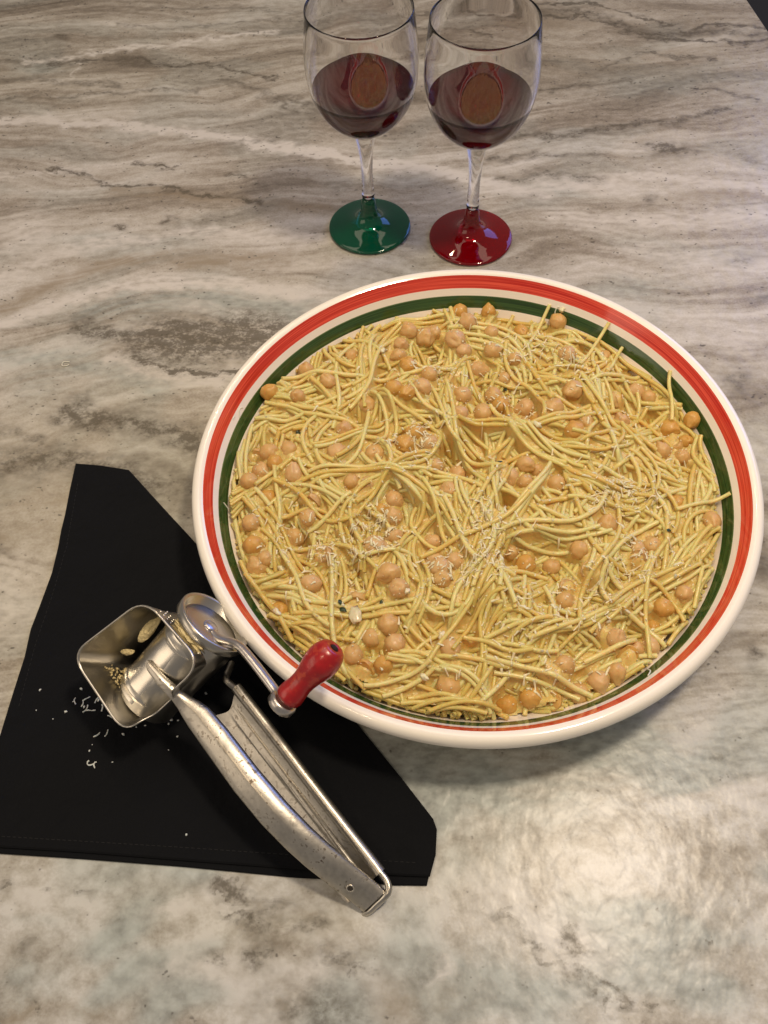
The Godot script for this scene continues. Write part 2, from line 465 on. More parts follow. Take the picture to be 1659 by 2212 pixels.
func make_bowl() -> void:
	var t := thing("serving_bowl", "wide white ceramic serving bowl with red and green bands, full of spaghetti", "bowl", Transform3D(Basis.IDENTITY, BOWL))
	var glaze := mat(Color.WHITE, 0.10)
	glaze.vertex_color_use_as_albedo = true
	glaze.metallic_specular = 0.55
	var n := FastNoiseLite.new()
	n.seed = 3
	n.frequency = 1.0
	n.fractal_octaves = 3
	var cream := Color(0.86, 0.82, 0.74)
	# the outer profile, lip first
	var outer := PackedVector2Array([Vector2(163, 50.6), Vector2(164.6, 51.5), Vector2(166.4, 51.7), Vector2(168.3, 51.0), Vector2(169.7, 49.3), Vector2(170.4, 47.0), Vector2(170.2, 44.2), Vector2(168.2, 39), Vector2(164, 31), Vector2(157, 21), Vector2(148, 12.5), Vector2(135, 6.8), Vector2(112, 4.6), Vector2(96, 4.0), Vector2(93.5, 0.8), Vector2(90, 0.3), Vector2(86, 0.8), Vector2(84, 4.5), Vector2(0, 5)])
	var sections := [
		["basin", PackedVector2Array(profile_in.slice(0, 8)), 0], ["green_band", PackedVector2Array([Vector2(151.5, 30.5), Vector2(156, 38.0)]), 1],
		["white_band", PackedVector2Array([Vector2(156, 38.0), Vector2(158.5, 42.5)]), 0], ["red_band", PackedVector2Array([Vector2(158.5, 42.5), Vector2(163, 50.6)]), 2],
		["rim", outer, 0]]
	var seg := 240
	for s in sections:
		var p: PackedVector2Array = s[1]
		var fine := PackedVector2Array()
		if s[2] != 0:
			for k in 29:
				fine.append(p[0].lerp(p[1], k / 28.0) * 0.001)
		else:
			for q in (smooth_profile(p, 2) if p.size() > 3 else p):
				fine.append(q * 0.001)
		var kind: int = s[2]
		var rows := fine.size()
		var col := func(i: int, a: float) -> Color:
			if kind == 0:
				return cream
			var v := float(i) / (rows - 1)
			var streak := n.get_noise_3d(v * 10.0 + 0.7 * sin(a + kind), cos(a) * 1.4, sin(a) * 1.4) + 0.25 * n.get_noise_2d(v * 3.0, a * 2.0)
			var edge := minf(v, 1.0 - v)
			if kind == 1:
				var c := Color(0.020, 0.050, 0.012).lerp(Color(0.050, 0.105, 0.028), clampf(0.5 + 1.2 * streak, 0, 1))
				return c.lerp(Color(0.20, 0.30, 0.12), smoothstep(0.10, 0.0, 1.0 - v) * (0.55 + 0.4 * sin(a * 2.0)))
			var c2 := Color(0.50, 0.026, 0.016).lerp(Color(0.80, 0.105, 0.062), clampf(0.5 + 1.2 * streak, 0, 1))
			return c2.lerp(Color(0.80, 0.20, 0.13), smoothstep(0.05, 0.0, edge) * 0.6)
		part(s[0], lathe(fine, seg, col), glaze, t)

# ------------------------------------------------------------------ heap of spaghetti
const G := 340               # height grid, 1 mm cells, in mm from the bowl's centre
var H := PackedFloat32Array()
var base_h := PackedFloat32Array()
var H_film := PackedFloat32Array()
var rng := RandomNumberGenerator.new()

func h_at(x: float, z: float) -> float:
	var i := clampi(int(x + G * 0.5), 0, G - 1)
	var j := clampi(int(z + G * 0.5), 0, G - 1)
	return H[j * G + i]

func target(r: float, z := 0.0) -> float:
	return 26.0 + 4.0 * z / 150.0 + 16.0 * (1.0 - pow(r / 150.0, 2.0))

func stamp(p: Vector3, r: float) -> void:
	var k := int(ceil(r))
	var ci := int(p.x + G * 0.5)
	var cj := int(p.z + G * 0.5)
	for j in range(cj - k, cj + k + 1):
		if j < 0 or j >= G:
			continue
		for i in range(ci - k, ci + k + 1):
			if i < 0 or i >= G:
				continue
			var dx := i + 0.5 - G * 0.5 - p.x
			var dz := j + 0.5 - G * 0.5 - p.z
			var d2 := dx * dx + dz * dz
			if d2 < r * r:
				var y := p.y + sqrt(r * r - d2) * 0.92
				if y > H[j * G + i]:
					H[j * G + i] = y

# lays a plan path (mm) on the heap as it stands; stiff, so it bridges small gaps
func lay(plan: PackedVector2Array, r: float, soft := 0.35) -> PackedVector3Array:
	var n := plan.size()
	var floor_ := PackedFloat32Array()
	for i in n:
		var m := 0.0
		for o in [Vector2.ZERO, Vector2(0.8, 0), Vector2(-0.8, 0), Vector2(0, 0.8), Vector2(0, -0.8)]:
			m = maxf(m, h_at(plan[i].x + o.x, plan[i].y + o.y))
		floor_.append(m + r * (1.0 - soft))
	var y := floor_.duplicate()
	for t in 14:
		var q := y.duplicate()
		for i in n:
			var a := y[maxi(i - 1, 0)]
			var b := y[mini(i + 1, n - 1)]
			if i == 0:
				a = 2.0 * y[0] - y[mini(1, n - 1)]
			if i == n - 1:
				b = 2.0 * y[n - 1] - y[maxi(n - 2, 0)]
			q[i] = maxf(floor_[i], lerpf(y[i], (a + b) * 0.5, 0.7) - 0.30)
		y = q
	# a last pass takes the kinks out, letting strands press into each other a little
	for t in 7:
		var q := y.duplicate()
		for i in range(1, n - 1):
			q[i] = y[i] * 0.5 + (y[i - 1] + y[i + 1]) * 0.25
		y = q
	var out := PackedVector3Array()
	for i in n:
		out.append(Vector3(plan[i].x, y[i], plan[i].y))
	return out

func strand_plan(c: Vector2, heading: float, k0: float, k1: float, length: float, limit := 150.0) -> PackedVector2Array:
	var step := 2.4
	var n := int(length / step)
	var a := heading - (k0 * length * 0.5)
	var p := c - Vector2(cos(heading), sin(heading)) * length * 0.5
	var out := PackedVector2Array()
	for i in n:
		var s := float(i) / n
		a += (k0 + k1 * sin(s * TAU)) * step
		p += Vector2(cos(a), sin(a)) * step
		if p.length() < limit:
			out.append(p)
		elif out.size() > 3:
			break
	return out

const HOURS := ["twelve", "one", "two", "three", "four", "five", "six", "seven", "eight", "nine", "ten", "eleven"]
const ORDER := ["outermost", "second from the rim", "third from the rim", "fourth from the rim", "fifth from the rim", "sixth from the rim", "seventh from the rim", "eighth from the rim", "ninth from the rim", "tenth from the rim", "eleventh from the rim", "twelfth from the rim", "thirteenth from the rim", "fourteenth from the rim", "fifteenth from the rim", "sixteenth from the rim", "seventeenth from the rim", "eighteenth from the rim", "nineteenth from the rim", "twentieth from the rim", "twenty-first from the rim", "twenty-second from the rim"]

func hour(x: float, z: float) -> int:
	return posmod(int(round(atan2(x, -z) / TAU * 12.0)), 12)

# words that single out each of many: sorted from the rim inwards within an hour of the clock and a look
func place_words(items: Array) -> void:      # each: {x, z, look, node, noun}
	items.sort_custom(func(a, b): return Vector2(a.x, a.z).length() > Vector2(b.x, b.z).length())
	var seen_ := {}
	for it in items:
		var key := "%s %d" % [it.look, hour(it.x, it.z)]
		var k: int = seen_.get(key, 0)
		seen_[key] = k + 1
		it.node.set_meta("label", "%s %s at the bowl's %s o'clock, %s" % [it.look, it.noun, HOURS[hour(it.x, it.z)], ORDER[mini(k, ORDER.size() - 1)]])

func chickpea_mesh(seed_: int) -> ArrayMesh:
	var r := RandomNumberGenerator.new()
	r.seed = seed_
	var n := FastNoiseLite.new()
	n.seed = seed_
	n.frequency = 0.9
	var pts := PackedVector3Array()
	var rows := 17
	var cols := 22
	for i in rows:
		var th := PI * i / (rows - 1)
		for j in cols:
			var ph := TAU * j / cols
			var d := Vector3(sin(th) * cos(ph), cos(th), sin(th) * sin(ph))
			var rad := 1.0
			rad += 0.36 * exp(-pow(acos(clampf(d.y, -1, 1)) / 0.30, 2.0))                 # beak
			rad -= 0.18 * exp(-pow(d.x / 0.16, 2.0)) * smoothstep(-0.7, 0.6, d.y)             # groove under the beak
			rad -= 0.05 * exp(-pow((d.y + 1.0) / 0.25, 2.0))
			rad += 0.14 * n.get_noise_3dv(d * 1.4) + 0.045 * n.get_noise_3dv(d * 4.5)
			var p := Vector3(d.x * 0.97, d.y * 1.02, d.z * 1.03) * rad
			if seed_ % 7 == 3:        # a split half
				p.x = minf(p.x, 0.12 + 0.1 * n.get_noise_3dv(d * 2.0))
			pts.append(p)
	return net(pts, rows, cols, true, false, PackedColorArray(), true)

func make_heap() -> void:
	rng.seed = 77
	H.resize(G * G)
	for j in G:
		for i in G:
			var r := Vector2(i + 0.5 - G * 0.5, j + 0.5 - G * 0.5).length()
			H[j * G + i] = bowl_height(r) if r < 163 else 48.0
	base_h = H.duplicate()
	H_film = H.duplicate()
	for i in H.size():
		H[i] = maxf(H[i], 18.0)
	# oily sauce standing in the bottom of the bowl
	var sauce := mat(lin(0.42, 0.23, 0.045), 0.12)
	sauce.subsurf_scatter_enabled = true
	sauce.subsurf_scatter_strength = 0.1
	var so := top("sauce", lathe(PackedVector2Array([Vector2(0, 0.0198), Vector2(0.10, 0.0198), Vector2(0.1435, 0.0197), Vector2(0.1455, 0.0204)]), 120), sauce, Transform3D(Basis.IDENTITY, BOWL))
	tag(so, "oily amber sauce pooled under the spaghetti in the bowl", "sauce")

	var tones := [lin(0.735, 0.50, 0.155), lin(0.775, 0.55, 0.19), lin(0.70, 0.455, 0.12), lin(0.80, 0.59, 0.235)]
	var pmats := []
	var pbump := noise_tex(11, 0.02, 4, 512)
	for c in tones:
		var m := mat(c, 0.48)
		relief(m, pbump, 0.045, 26.0)
		m.subsurf_scatter_enabled = true
		m.subsurf_scatter_strength = 0.42
		m.clearcoat_enabled = true
		m.clearcoat = 0.25
		m.clearcoat_roughness = 0.15
		pmats.append(m)

	var strands := []      # {path, tone, radius}
	var peas := []
	var pea_pos := []
	for i in range(0, CHICKPEAS.size(), 3):
		pea_pos.append(Vector3(CHICKPEAS[i], CHICKPEAS[i + 2], CHICKPEAS[i + 1]))
	var flow := FastNoiseLite.new()
	flow.seed = 14
	flow.frequency = 0.011
	flow.fractal_octaves = 2
	var lay_bundle := func(c: Vector2, count: int, guard: bool) -> void:
		var heading := rng.randf() * TAU
		if rng.randf() < 0.68:
			heading = 0.9 + 2.6 * flow.get_noise_2d(c.x, c.y) + rng.randfn(0.0, 0.22)
		var k0 := rng.randfn(0.0, 0.013)
		if rng.randf() < 0.15:
			k0 = rng.randfn(0.0, 0.035)
		var k1 := rng.randfn(0.0, 0.022)
		var length := rng.randf_range(42.0, 125.0)
		var tone := rng.randi() % 4
		# near the wall strands lie along it
		var rad := c.length()
		if rad > 118.0 and rng.randf() < 0.75:
			heading = c.angle() + PI * 0.5 + rng.randfn(0.0, 0.3)
			k0 = 1.0 / rad * 0.9
			if rng.randf() < 0.5:
				heading += PI
				k0 = -k0
				heading = c.angle() - PI * 0.5 + rng.randfn(0.0, 0.3)
				k0 = -1.0 / rad * -0.9
		for b in count:
			var off := Vector2(-sin(heading), cos(heading)) * (b - count * 0.5) * rng.randf_range(2.15, 2.6) + Vector2(cos(heading), sin(heading)) * rng.randfn(0.0, 6.0)
			var plan := strand_plan(c + off, heading + rng.randfn(0.0, 0.04), k0 + rng.randfn(0.0, 0.0015), k1, length * rng.randf_range(0.75, 1.1), 149.5)
			if plan.size() < 7:
				continue
			if guard:
				var hit := false
				for q in pea_pos:
					var lim := 5.4 if rng.randf() < 0.93 else 1.0
					for p in plan:
						if absf(p.x - q.x) < lim and Vector2(q.x, q.z).distance_to(p) < lim:
							hit = true
							break
					if hit:
						break
				if hit:
					continue
			var r := rng.randf_range(1.25, 1.55)
			var path := lay(plan, r, 0.55)
			var over := 0.0
			for p in path:
				over += p.y - target(Vector2(p.x, p.z).length(), p.z)
			if over / path.size() > 7.5:
				continue
			for p in path:
				stamp(p, r)
			strands.append({"path": path, "tone": tone if rng.randf() < 0.6 else rng.randi() % 4, "r": r})

	# most of the heap, then the chickpeas, then the strands that lie over and between them
	var misses := 0
	while strands.size() < 1750 and misses < 1600:
		var c := Vector2.from_angle(rng.randf() * TAU) * 148.0 * sqrt(rng.randf())
		if h_at(c.x, c.y) > target(c.length(), c.y) - 3.5:
			misses += 1
			continue
		lay_bundle.call(c, rng.randi_range(2, 9), false)
	var first := strands.size()
	for q in pea_pos:
		var r := rng.randf_range(5.2, 6.9)
		var a := 0.0
		for o in 9:
			a += h_at(q.x + (o % 3 - 1) * 2.5, q.z + (o / 3 - 1) * 2.5)
		var y: float = maxf(a / 9.0, base_h[clampi(int(q.z + G * 0.5), 0, G - 1) * G + clampi(int(q.x + G * 0.5), 0, G - 1)]) + r * 0.55
		peas.append([Vector3(q.x, y, q.z), r, int(q.y)])
		stamp(Vector3(q.x, y, q.z), r)
	misses = 0
	while strands.size() < first + 440 and misses < 2500:
		var c := Vector2.from_angle(rng.randf() * TAU) * 146.0 * sqrt(rng.randf())
		if h_at(c.x, c.y) > target(c.length(), c.y) + 4.5:
			misses += 1
			continue
		lay_bundle.call(c, rng.randi_range(1, 9), true)
		misses += 1
	# the few ends that stick out over the green band
	for e in [[Vector2(118, 31), Vector2(153.5, 20)], [Vector2(132, -40), Vector2(137, -76)], [Vector2(80, -88), Vector2(104, -119)], [Vector2(46, -105), Vector2(67, -141)], [Vector2(96, -78), Vector2(112, -104)]]:
		var plan := PackedVector2Array()
		for k in 16:
			plan.append(e[0].lerp(e[1], k / 15.0) + Vector2(0.6 * sin(k * 0.4), 0))
		var path := lay(plan, 1.25)
		for p in path:
			stamp(p, 1.25)
		strands.append({"path": path, "tone": 3, "r": 1.25})

	# how much of each strand can be seen from above
	for s in strands:
		var seen_len := 0
		for p in s.path:
			if p.y + s.r > h_at(p.x, p.z) - 0.35:
				seen_len += 1
		s.seen = seen_len
	strands.sort_custom(func(a, b): return a.seen > b.seen)
	var under := []
	for k in 4:
		var st := SurfaceTool.new()
		st.begin(Mesh.PRIMITIVE_TRIANGLES)
		under.append(st)
	var items := []
	for i in strands.size():
		var s = strands[i]
		var path := PackedVector3Array()
		for p in s.path:
			path.append(p * 0.001)
		var radii := even(path.size(), s.r * 0.001)
		if i < 300:
			var c: Vector3 = s.path[s.path.size() / 2]
			var origin := c * 0.001
			for k in path.size():
				path[k] -= origin
			var o := top("spaghetti_strand", tube(path, radii, 8), pmats[s.tone], Transform3D(Basis.IDENTITY, BOWL + origin))
			var chord: float = s.path[0].distance_to(s.path[s.path.size() - 1]) / (2.4 * s.path.size())
			var look := "%s %s" % ["long" if s.path.size() > 27 else "short" if s.path.size() < 18 else "broken", "straight" if chord > 0.96 else "bowed" if chord > 0.82 else "hooked"]
			tag(o, "", "pasta", "spaghetti strands on top of the heap")
			items.append({"x": c.x, "z": c.z, "look": look, "noun": "spaghetti strand", "node": o})
		else:
			tube(path, radii, 7, Vector3.UP, 1.0, under[s.tone])
	place_words(items)
	var mass := thing("tangled_spaghetti", "tangled mass of broken spaghetti filling the bowl under the top strands", "pasta", Transform3D(Basis.IDENTITY, BOWL))
	mass.set_meta("kind", "stuff")
	for k in 4:
		under[k].generate_normals()
		var u := part("strands", under[k].commit(), pmats[k], mass)
		u.set_meta("kind", "stuff")

	# creamy sauce that bridges the narrow gaps between strands: the heap's heights, closed over 2 mm
	var hi := H.duplicate()
	var lo := H.duplicate()
	for pass_ in 2:
		for j in range(3, G - 3):
			for i in range(3, G - 3):
				var best: float = -1.0 if pass_ == 0 else 1000.0
				for dj in range(-2, 3):
					for di in range(-2, 3):
						if di * di + dj * dj > 5:
							continue
						if pass_ == 0:
							best = maxf(best, H[(j + dj) * G + i + di])
						else:
							best = minf(best, hi[(j + dj) * G + i + di])
				if pass_ == 0:
					lo[j * G + i] = best
				else:
					H_film[j * G + i] = best
		if pass_ == 0:
			hi = lo.duplicate()
	var fp := PackedVector3Array()
	var fi := PackedInt32Array()
	var index := {}
	var fst := SurfaceTool.new()
	fst.begin(Mesh.PRIMITIVE_TRIANGLES)
	fst.set_smooth_group(0)
	var fn := FastNoiseLite.new()
	fn.seed = 8
	fn.frequency = 0.07
	fn.fractal_octaves = 4
	fn.fractal_gain = 0.6
	for j in range(4, G - 4):
		for i in range(4, G - 4):
			var x := i + 0.5 - G * 0.5
			var z := j + 0.5 - G * 0.5
			if x * x + z * z < 146.0 * 146.0:
				var y := 0.0
				for dj in range(-1, 2):
					for di in range(-1, 2):
						y += H_film[(j + dj) * G + i + di] / 9.0
				index[j * G + i] = fp.size()
				var p := Vector3(x, maxf(y - 2.3 + 2.6 * fn.get_noise_2d(x, z), 18.0), z) * 0.001
				fp.append(p)
				fst.add_vertex(p)
	for at in index:
		if index.has(at + 1) and index.has(at + G) and index.has(at + G + 1):
			for k in [at, at + 1, at + G, at + 1, at + G + 1, at + G]:
				fst.add_index(index[k])
	fst.generate_normals()
	var film := mat(lin(0.70, 0.485, 0.16), 0.26)
	film.subsurf_scatter_enabled = true
	film.subsurf_scatter_strength = 0.35
	relief(film, pbump, 0.05, 30.0)
	var fo := top("creamy_sauce", fst.commit(), film, Transform3D(Basis.IDENTITY, BOWL))
	fo.set_meta("kind", "stuff")
	tag(fo, "creamy yellow cheese sauce clinging between the spaghetti strands in the bowl", "sauce")

	# chickpeas
	var shapes := []
	for k in 7:
		shapes.append(chickpea_mesh(200 + k))
	var ptone := [lin(0.56, 0.315, 0.07), lin(0.57, 0.355, 0.125), lin(0.59, 0.375, 0.155)]
	var pname := ["golden", "tan", "pinkish tan"]
	var cmats := []
	for c in ptone:
		var m := mat(c, 0.5)
		relief(m, pbump, 0.08, 14.0)
		m.subsurf_scatter_enabled = true
		m.subsurf_scatter_strength = 0.15
		m.clearcoat_enabled = true
		m.clearcoat = 0.14
		m.clearcoat_roughness = 0.2
		cmats.append(m)
	items = []
	for p in peas:
		var b := Basis.from_euler(Vector3(rng.randf() * TAU, rng.randf() * TAU, rng.randf() * TAU)).scaled(Vector3(rng.randf_range(0.9, 1.06), rng.randf_range(0.94, 1.08), rng.randf_range(0.88, 1.04)) * p[1] * 0.001)
		var o := top("chickpea", shapes[rng.randi() % 7], cmats[p[2]], Transform3D(b, BOWL + p[0] * 0.001))
		tag(o, "", "chickpea", "chickpeas in the spaghetti")
		items.append({"x": p[0].x, "z": p[0].z, "look": pname[p[2]], "noun": "chickpea", "node": o})
	place_words(items)

	make_toppings()

func blob(seed_: int, scale_: Vector3, rough := 0.25, rows := 7, cols := 9) -> ArrayMesh:
	var n := FastNoiseLite.new()
	n.seed = seed_
	n.frequency = 1.1
	var pts := PackedVector3Array()
	for i in rows:
		var th := PI * i / (rows - 1)
		for j in cols:
			var ph := TAU * j / cols
			var d := Vector3(sin(th) * cos(ph), cos(th), sin(th) * sin(ph))
			pts.append(d * scale_ * (1.0 + rough * 2.0 * n.get_noise_3dv(d * 1.3)))
	return net(pts, rows, cols, true, false, PackedColorArray(), true)

func shred_path(start: Vector3, length: float, curl: float, wobble: float, ground: Callable) -> PackedVector3Array:
	# a thin shred wandering over a surface (mm)
	var a := rng.randf() * TAU
	var k := rng.randfn(0.0, curl)
	var p := Vector2(start.x, start.z)
	var out := PackedVector3Array()
	var n := maxi(4, int(length / 1.1))
	for i in n:
		k = 0.75 * k + rng.randfn(0.0, curl * 0.5)
		a += k
		p += Vector2(cos(a), sin(a)) * 1.1
		out.append(Vector3(p.x, ground.call(p.x, p.y) + wobble * (0.5 + 0.5 * sin(i * 0.9 + start.x)), p.y))
	return out

func make_toppings() -> void:
	# grated cheese: thin melting shreds and crumbs caught on the pasta
	var cheese := mat(lin(0.84, 0.74, 0.47), 0.5)
	cheese.subsurf_scatter_enabled = true
	cheese.subsurf_scatter_strength = 0.2
	var clusters := [44, -101, 50, 38, -38, -32, 50, 24, -13, -91, 34, 18, 7, 39, 32, 40, -109, 41, 34, 36, 85, 22, 48, 20, 64, 82, 28, 30, 17, 116, 38, 38, -58, 28, 26, 22, -12, 65, 34, 26, 74, -88, 28, 36, 30, -62, 50, 26, -64, 43, 42, 36, 3, 54, 24, 50, 33, 92, 48, 50, 89, 12, 42, 34, -34, -13, 50, 26, 90, 68, 34, 26, -81, 56, 42, 50]
	var st := SurfaceTool.new()
	st.begin(Mesh.PRIMITIVE_TRIANGLES)
	var ground := func(x: float, z: float) -> float: return h_at(x, z)
	for i in 1000:
		var c: Vector2
		if rng.randf() < 0.76:
			var k := (rng.randi() % (clusters.size() / 4)) * 4
			c = Vector2(clusters[k] + rng.randfn(0, 0.26) * clusters[k + 2], clusters[k + 1] + rng.randfn(0, 0.26) * clusters[k + 3])
		else:
			c = Vector2.from_angle(rng.randf() * TAU) * 140.0 * sqrt(rng.randf())
		if c.length() > 143:
			continue
		var path := shred_path(Vector3(c.x, 0, c.y), rng.randf_range(2.0, 7.5), 0.10, 0.25, ground)
		var pp := PackedVector3Array()
		var rr := PackedFloat32Array()
		# lift: a shred cannot follow every gap
		for t in 3:
			for q in range(1, path.size() - 1):
				path[q].y = maxf(path[q].y, (path[q - 1].y + path[q + 1].y) * 0.5 - 0.1)
		for q in path.size():
			pp.append(path[q] * 0.001 + Vector3(0, 0.0002, 0))
			rr.append((0.36 + 0.70 * rng.randf() * (0.5 + 0.5 * sin(q * 0.7 + i))) * 0.001)
		tube(pp, rr, 5, Vector3.UP, 0.42, st)
	st.generate_normals()
	var g := top("grated_cheese", st.commit(), cheese, Transform3D(Basis.IDENTITY, BOWL))
	g.set_meta("kind", "stuff")
	tag(g, "fine cream grated cheese melting over the spaghetti in the bowl", "cheese")
	# crumbs of the cheese on strands
	var st2 := SurfaceTool.new()
	st2.begin(Mesh.PRIMITIVE_TRIANGLES)
	var crumbs := [blob(1, Vector3.ONE, 0.4, 4, 5), blob(2, Vector3.ONE, 0.4, 4, 5)]
	for i in 6000:
		var c := Vector2.from_angle(rng.randf() * TAU) * 142.0 * sqrt(rng.randf())
		if rng.randf() < 0.5:
			var k := (rng.randi() % (clusters.size() / 4)) * 4
			c = Vector2(clusters[k] + rng.randfn(0, 0.34) * clusters[k + 2], clusters[k + 1] + rng.randfn(0, 0.34) * clusters[k + 3])
		if c.length() > 143:
			continue
		var s := rng.randf_range(0.28, 0.75) if rng.randf() < 0.95 else rng.randf_range(0.8, 1.4)
		st2.append_from(crumbs[i % 2], 0, Transform3D(Basis.from_euler(Vector3(rng.randf() * TAU, rng.randf() * TAU, 0)).scaled_local(Vector3(1.2, 0.45, 0.8) * s * 0.001), Vector3(c.x, h_at(c.x, c.y) + s * 0.1, c.y) * 0.001))
	var g2 := top("cheese_crumbs", st2.commit(), cheese, Transform3D(Basis.IDENTITY, BOWL))
	g2.set_meta("kind", "stuff")
	tag(g2, "tiny cream crumbs of grated cheese stuck to the spaghetti in the bowl", "cheese")

	# herbs, garlic, onion
	var herb := mat(lin(0.022, 0.040, 0.014), 0.35)
	var items := []
	for q in [-57, -38, -108, -47, 29, -74, 16, -4, 94, -11, -125, 72, -83, 81, -81, 86, -59, 82, 109, 47]:
		items.append(q)
	var list := []
	for i in range(0, items.size(), 2):
		var pts := PackedVector3Array()
		var L := rng.randf_range(3.0, 6.0)
		for r in 7:
			for c in 5:
				var s := r / 6.0
				var w := sin(s * PI * 0.9 + 0.15) * L * 0.34
				pts.append(Vector3((s - 0.5) * L, 0.8 * sin(s * 3.0) + 0.5 * absf(c - 2) * 0.4 + 0.3 * sin(c * 2.0 + r), (c - 2) * 0.5 * w) * 0.001)
		var x: float = items[i]
		var z: float = items[i + 1]
		var o := top("herb_flake", net(pts, 7, 5), herb, Transform3D(Basis.from_euler(Vector3(rng.randfn(0, 0.3), rng.randf() * TAU, rng.randfn(0, 0.3))), BOWL + Vector3(x, h_at(x, z) + 0.5, z) * 0.001))
		tag(o, "", "herb", "dark herb flakes in the spaghetti")
		list.append({"x": x, "z": z, "look": "dark green", "noun": "herb flake", "node": o})
	place_words(list)
	var garlic := mat(lin(0.80, 0.70, 0.46), 0.35)
	garlic.subsurf_scatter_enabled = true
	garlic.subsurf_scatter_strength = 0.2
	list = []
	var gl := [-51, -108, -23, -96, 43, -33, 75, -137, -116, 17, -59, 28, -45, 79, -27, 105, -38, 127, -118, 51, -118, 85]
	for i in range(0, gl.size(), 2):
		var x: float = gl[i]
		var z: float = gl[i + 1]
		var o := top("garlic_piece", blob(60 + i, Vector3(rng.randf_range(1.8, 3.2), rng.randf_range(1.2, 1.8), rng.randf_range(1.4, 2.2)) * 0.001, 0.5, 8, 10), garlic, Transform3D(Basis(Vector3.UP, rng.randf() * TAU), BOWL + Vector3(x, h_at(x, z) + 0.6, z) * 0.001))
		tag(o, "", "garlic", "garlic pieces in the spaghetti")
		list.append({"x": x, "z": z, "look": "chopped cream-white", "noun": "garlic piece", "node": o})
	place_words(list)
	var onion := mat(lin(0.70, 0.58, 0.38), 0.2)
	onion.subsurf_scatter_enabled = true
	onion.subsurf_scatter_strength = 0.3
	var on := top("onion_piece", blob(9, Vector3(3.6, 1.4, 5.4) * 0.001, 0.3, 10, 14), onion, Transform3D(Basis(Vector3.UP, 0.3), BOWL + Vector3(-74, h_at(-74, 89) + 0.8, 89) * 0.001))
	tag(on, "glassy pale onion petal in the spaghetti near the red crank knob", "onion")

	# oily smears of sauce up the wall of the bowl
	var oil := mat(lin(0.66, 0.43, 0.10), 0.10)
	oil.subsurf_scatter_enabled = true
	oil.subsurf_scatter_strength = 0.3
	var st5 := SurfaceTool.new()
	st5.begin(Mesh.PRIMITIVE_TRIANGLES)
	for i in 70:
		var a := rng.randf() * TAU
		if i < 30:
			a = -2.2 + rng.randfn(0.0, 0.28)
		elif i < 48:
			a = 0.35 + rng.randfn(0.0, 0.3)
		var rad := 149.2 - absf(rng.randfn(0.0, 2.6))
		var y := bowl_height(rad)
		var slope := atan2(bowl_height(rad + 0.5) - bowl_height(rad - 0.5), 1.0)
		var size := Vector3(rng.randf_range(0.5, 2.2), 0.16, rng.randf_range(1.0, 6.5))
		var b := Basis(Vector3.UP, -a) * Basis(Vector3.BACK, slope)
		st5.append_from(blob(500 + i % 9, Vector3.ONE, 0.4, 7, 10), 0, Transform3D(b.scaled_local(size * 0.001), Vector3(rad * cos(a), y + 0.05, rad * sin(a)) * 0.001))
	var sm := top("sauce_smears", st5.commit(), oil, Transform3D(Basis.IDENTITY, BOWL))
	sm.set_meta("kind", "stuff")
	tag(sm, "oily yellow sauce smears on the bowl's white wall above the pasta", "sauce")

	# shreds of cheese on the rim of the bowl and on the counter
	var white := mat(lin(0.78, 0.72, 0.58), 0.5)
	white.subsurf_scatter_enabled = true
	white.subsurf_scatter_strength = 0.2
	var rim := [
		[-142.5, -64, 9.0, 0.22, "curled cheese shred on the green band, the higher of two at left", -1.0], [-147.0, -55, 7.0, 0.4, "small looped cheese shred on the green band, lower of two at left", -1.0],
		[72.6, -134, 8.0, 0.5, "crinkled cheese shred on the green band at the bowl's far side", -1.0], [-154.2, 5, 6.0, 0.05, "straight cheese shred across the green band at the bowl's left", -1.0],
		[81.3, 133.3, 9.0, 0.35, "white cheese shred across the red band at the bowl's near right", -1.0]]
	for s in rim:
		var gr := func(x: float, z: float) -> float: return bowl_height(minf(Vector2(x, z).length(), 160.0)) + 0.4
		var path := shred_path(Vector3(s[0], 0, s[1]), s[2], s[3], 0.2, gr)
		var pp := PackedVector3Array()
		for p in path:
			var q := Vector2(p.x, p.z)
			if q.length() > 158.0:
				q = q.normalized() * 158.0
			pp.append(Vector3(q.x, bowl_height(q.length()) + 0.35, q.y) * 0.001)
		var o := top("cheese_shred", tube(pp, even(pp.size(), 0.00042), 6), white, Transform3D(Basis.IDENTITY, BOWL))
		tag(o, s[4], "cheese", "cheese shreds strayed from the pasta")
	var cp := PackedVector3Array()
	for p in curve_points([Vector3(2.6, 0.5, -1.6), Vector3(-1.6, 0.5, -1.8), Vector3(-2.6, 0.5, 0.4), Vector3(-1.8, 0.5, 2.2), Vector3(1.4, 0.5, 2.0), Vector3(2.6, 0.7, 1.2)], 5):
		cp.append(p * 0.001)
	var cc := top("cheese_shred", tube(cp, even(cp.size(), 0.00035), 6), white, Transform3D(Basis.IDENTITY, Vector3(-0.2278, 0.0, -0.4544)))
	tag(cc, "small C-shaped cheese shred lying alone on the stone left of the bowl", "cheese", "cheese shreds strayed from the pasta")

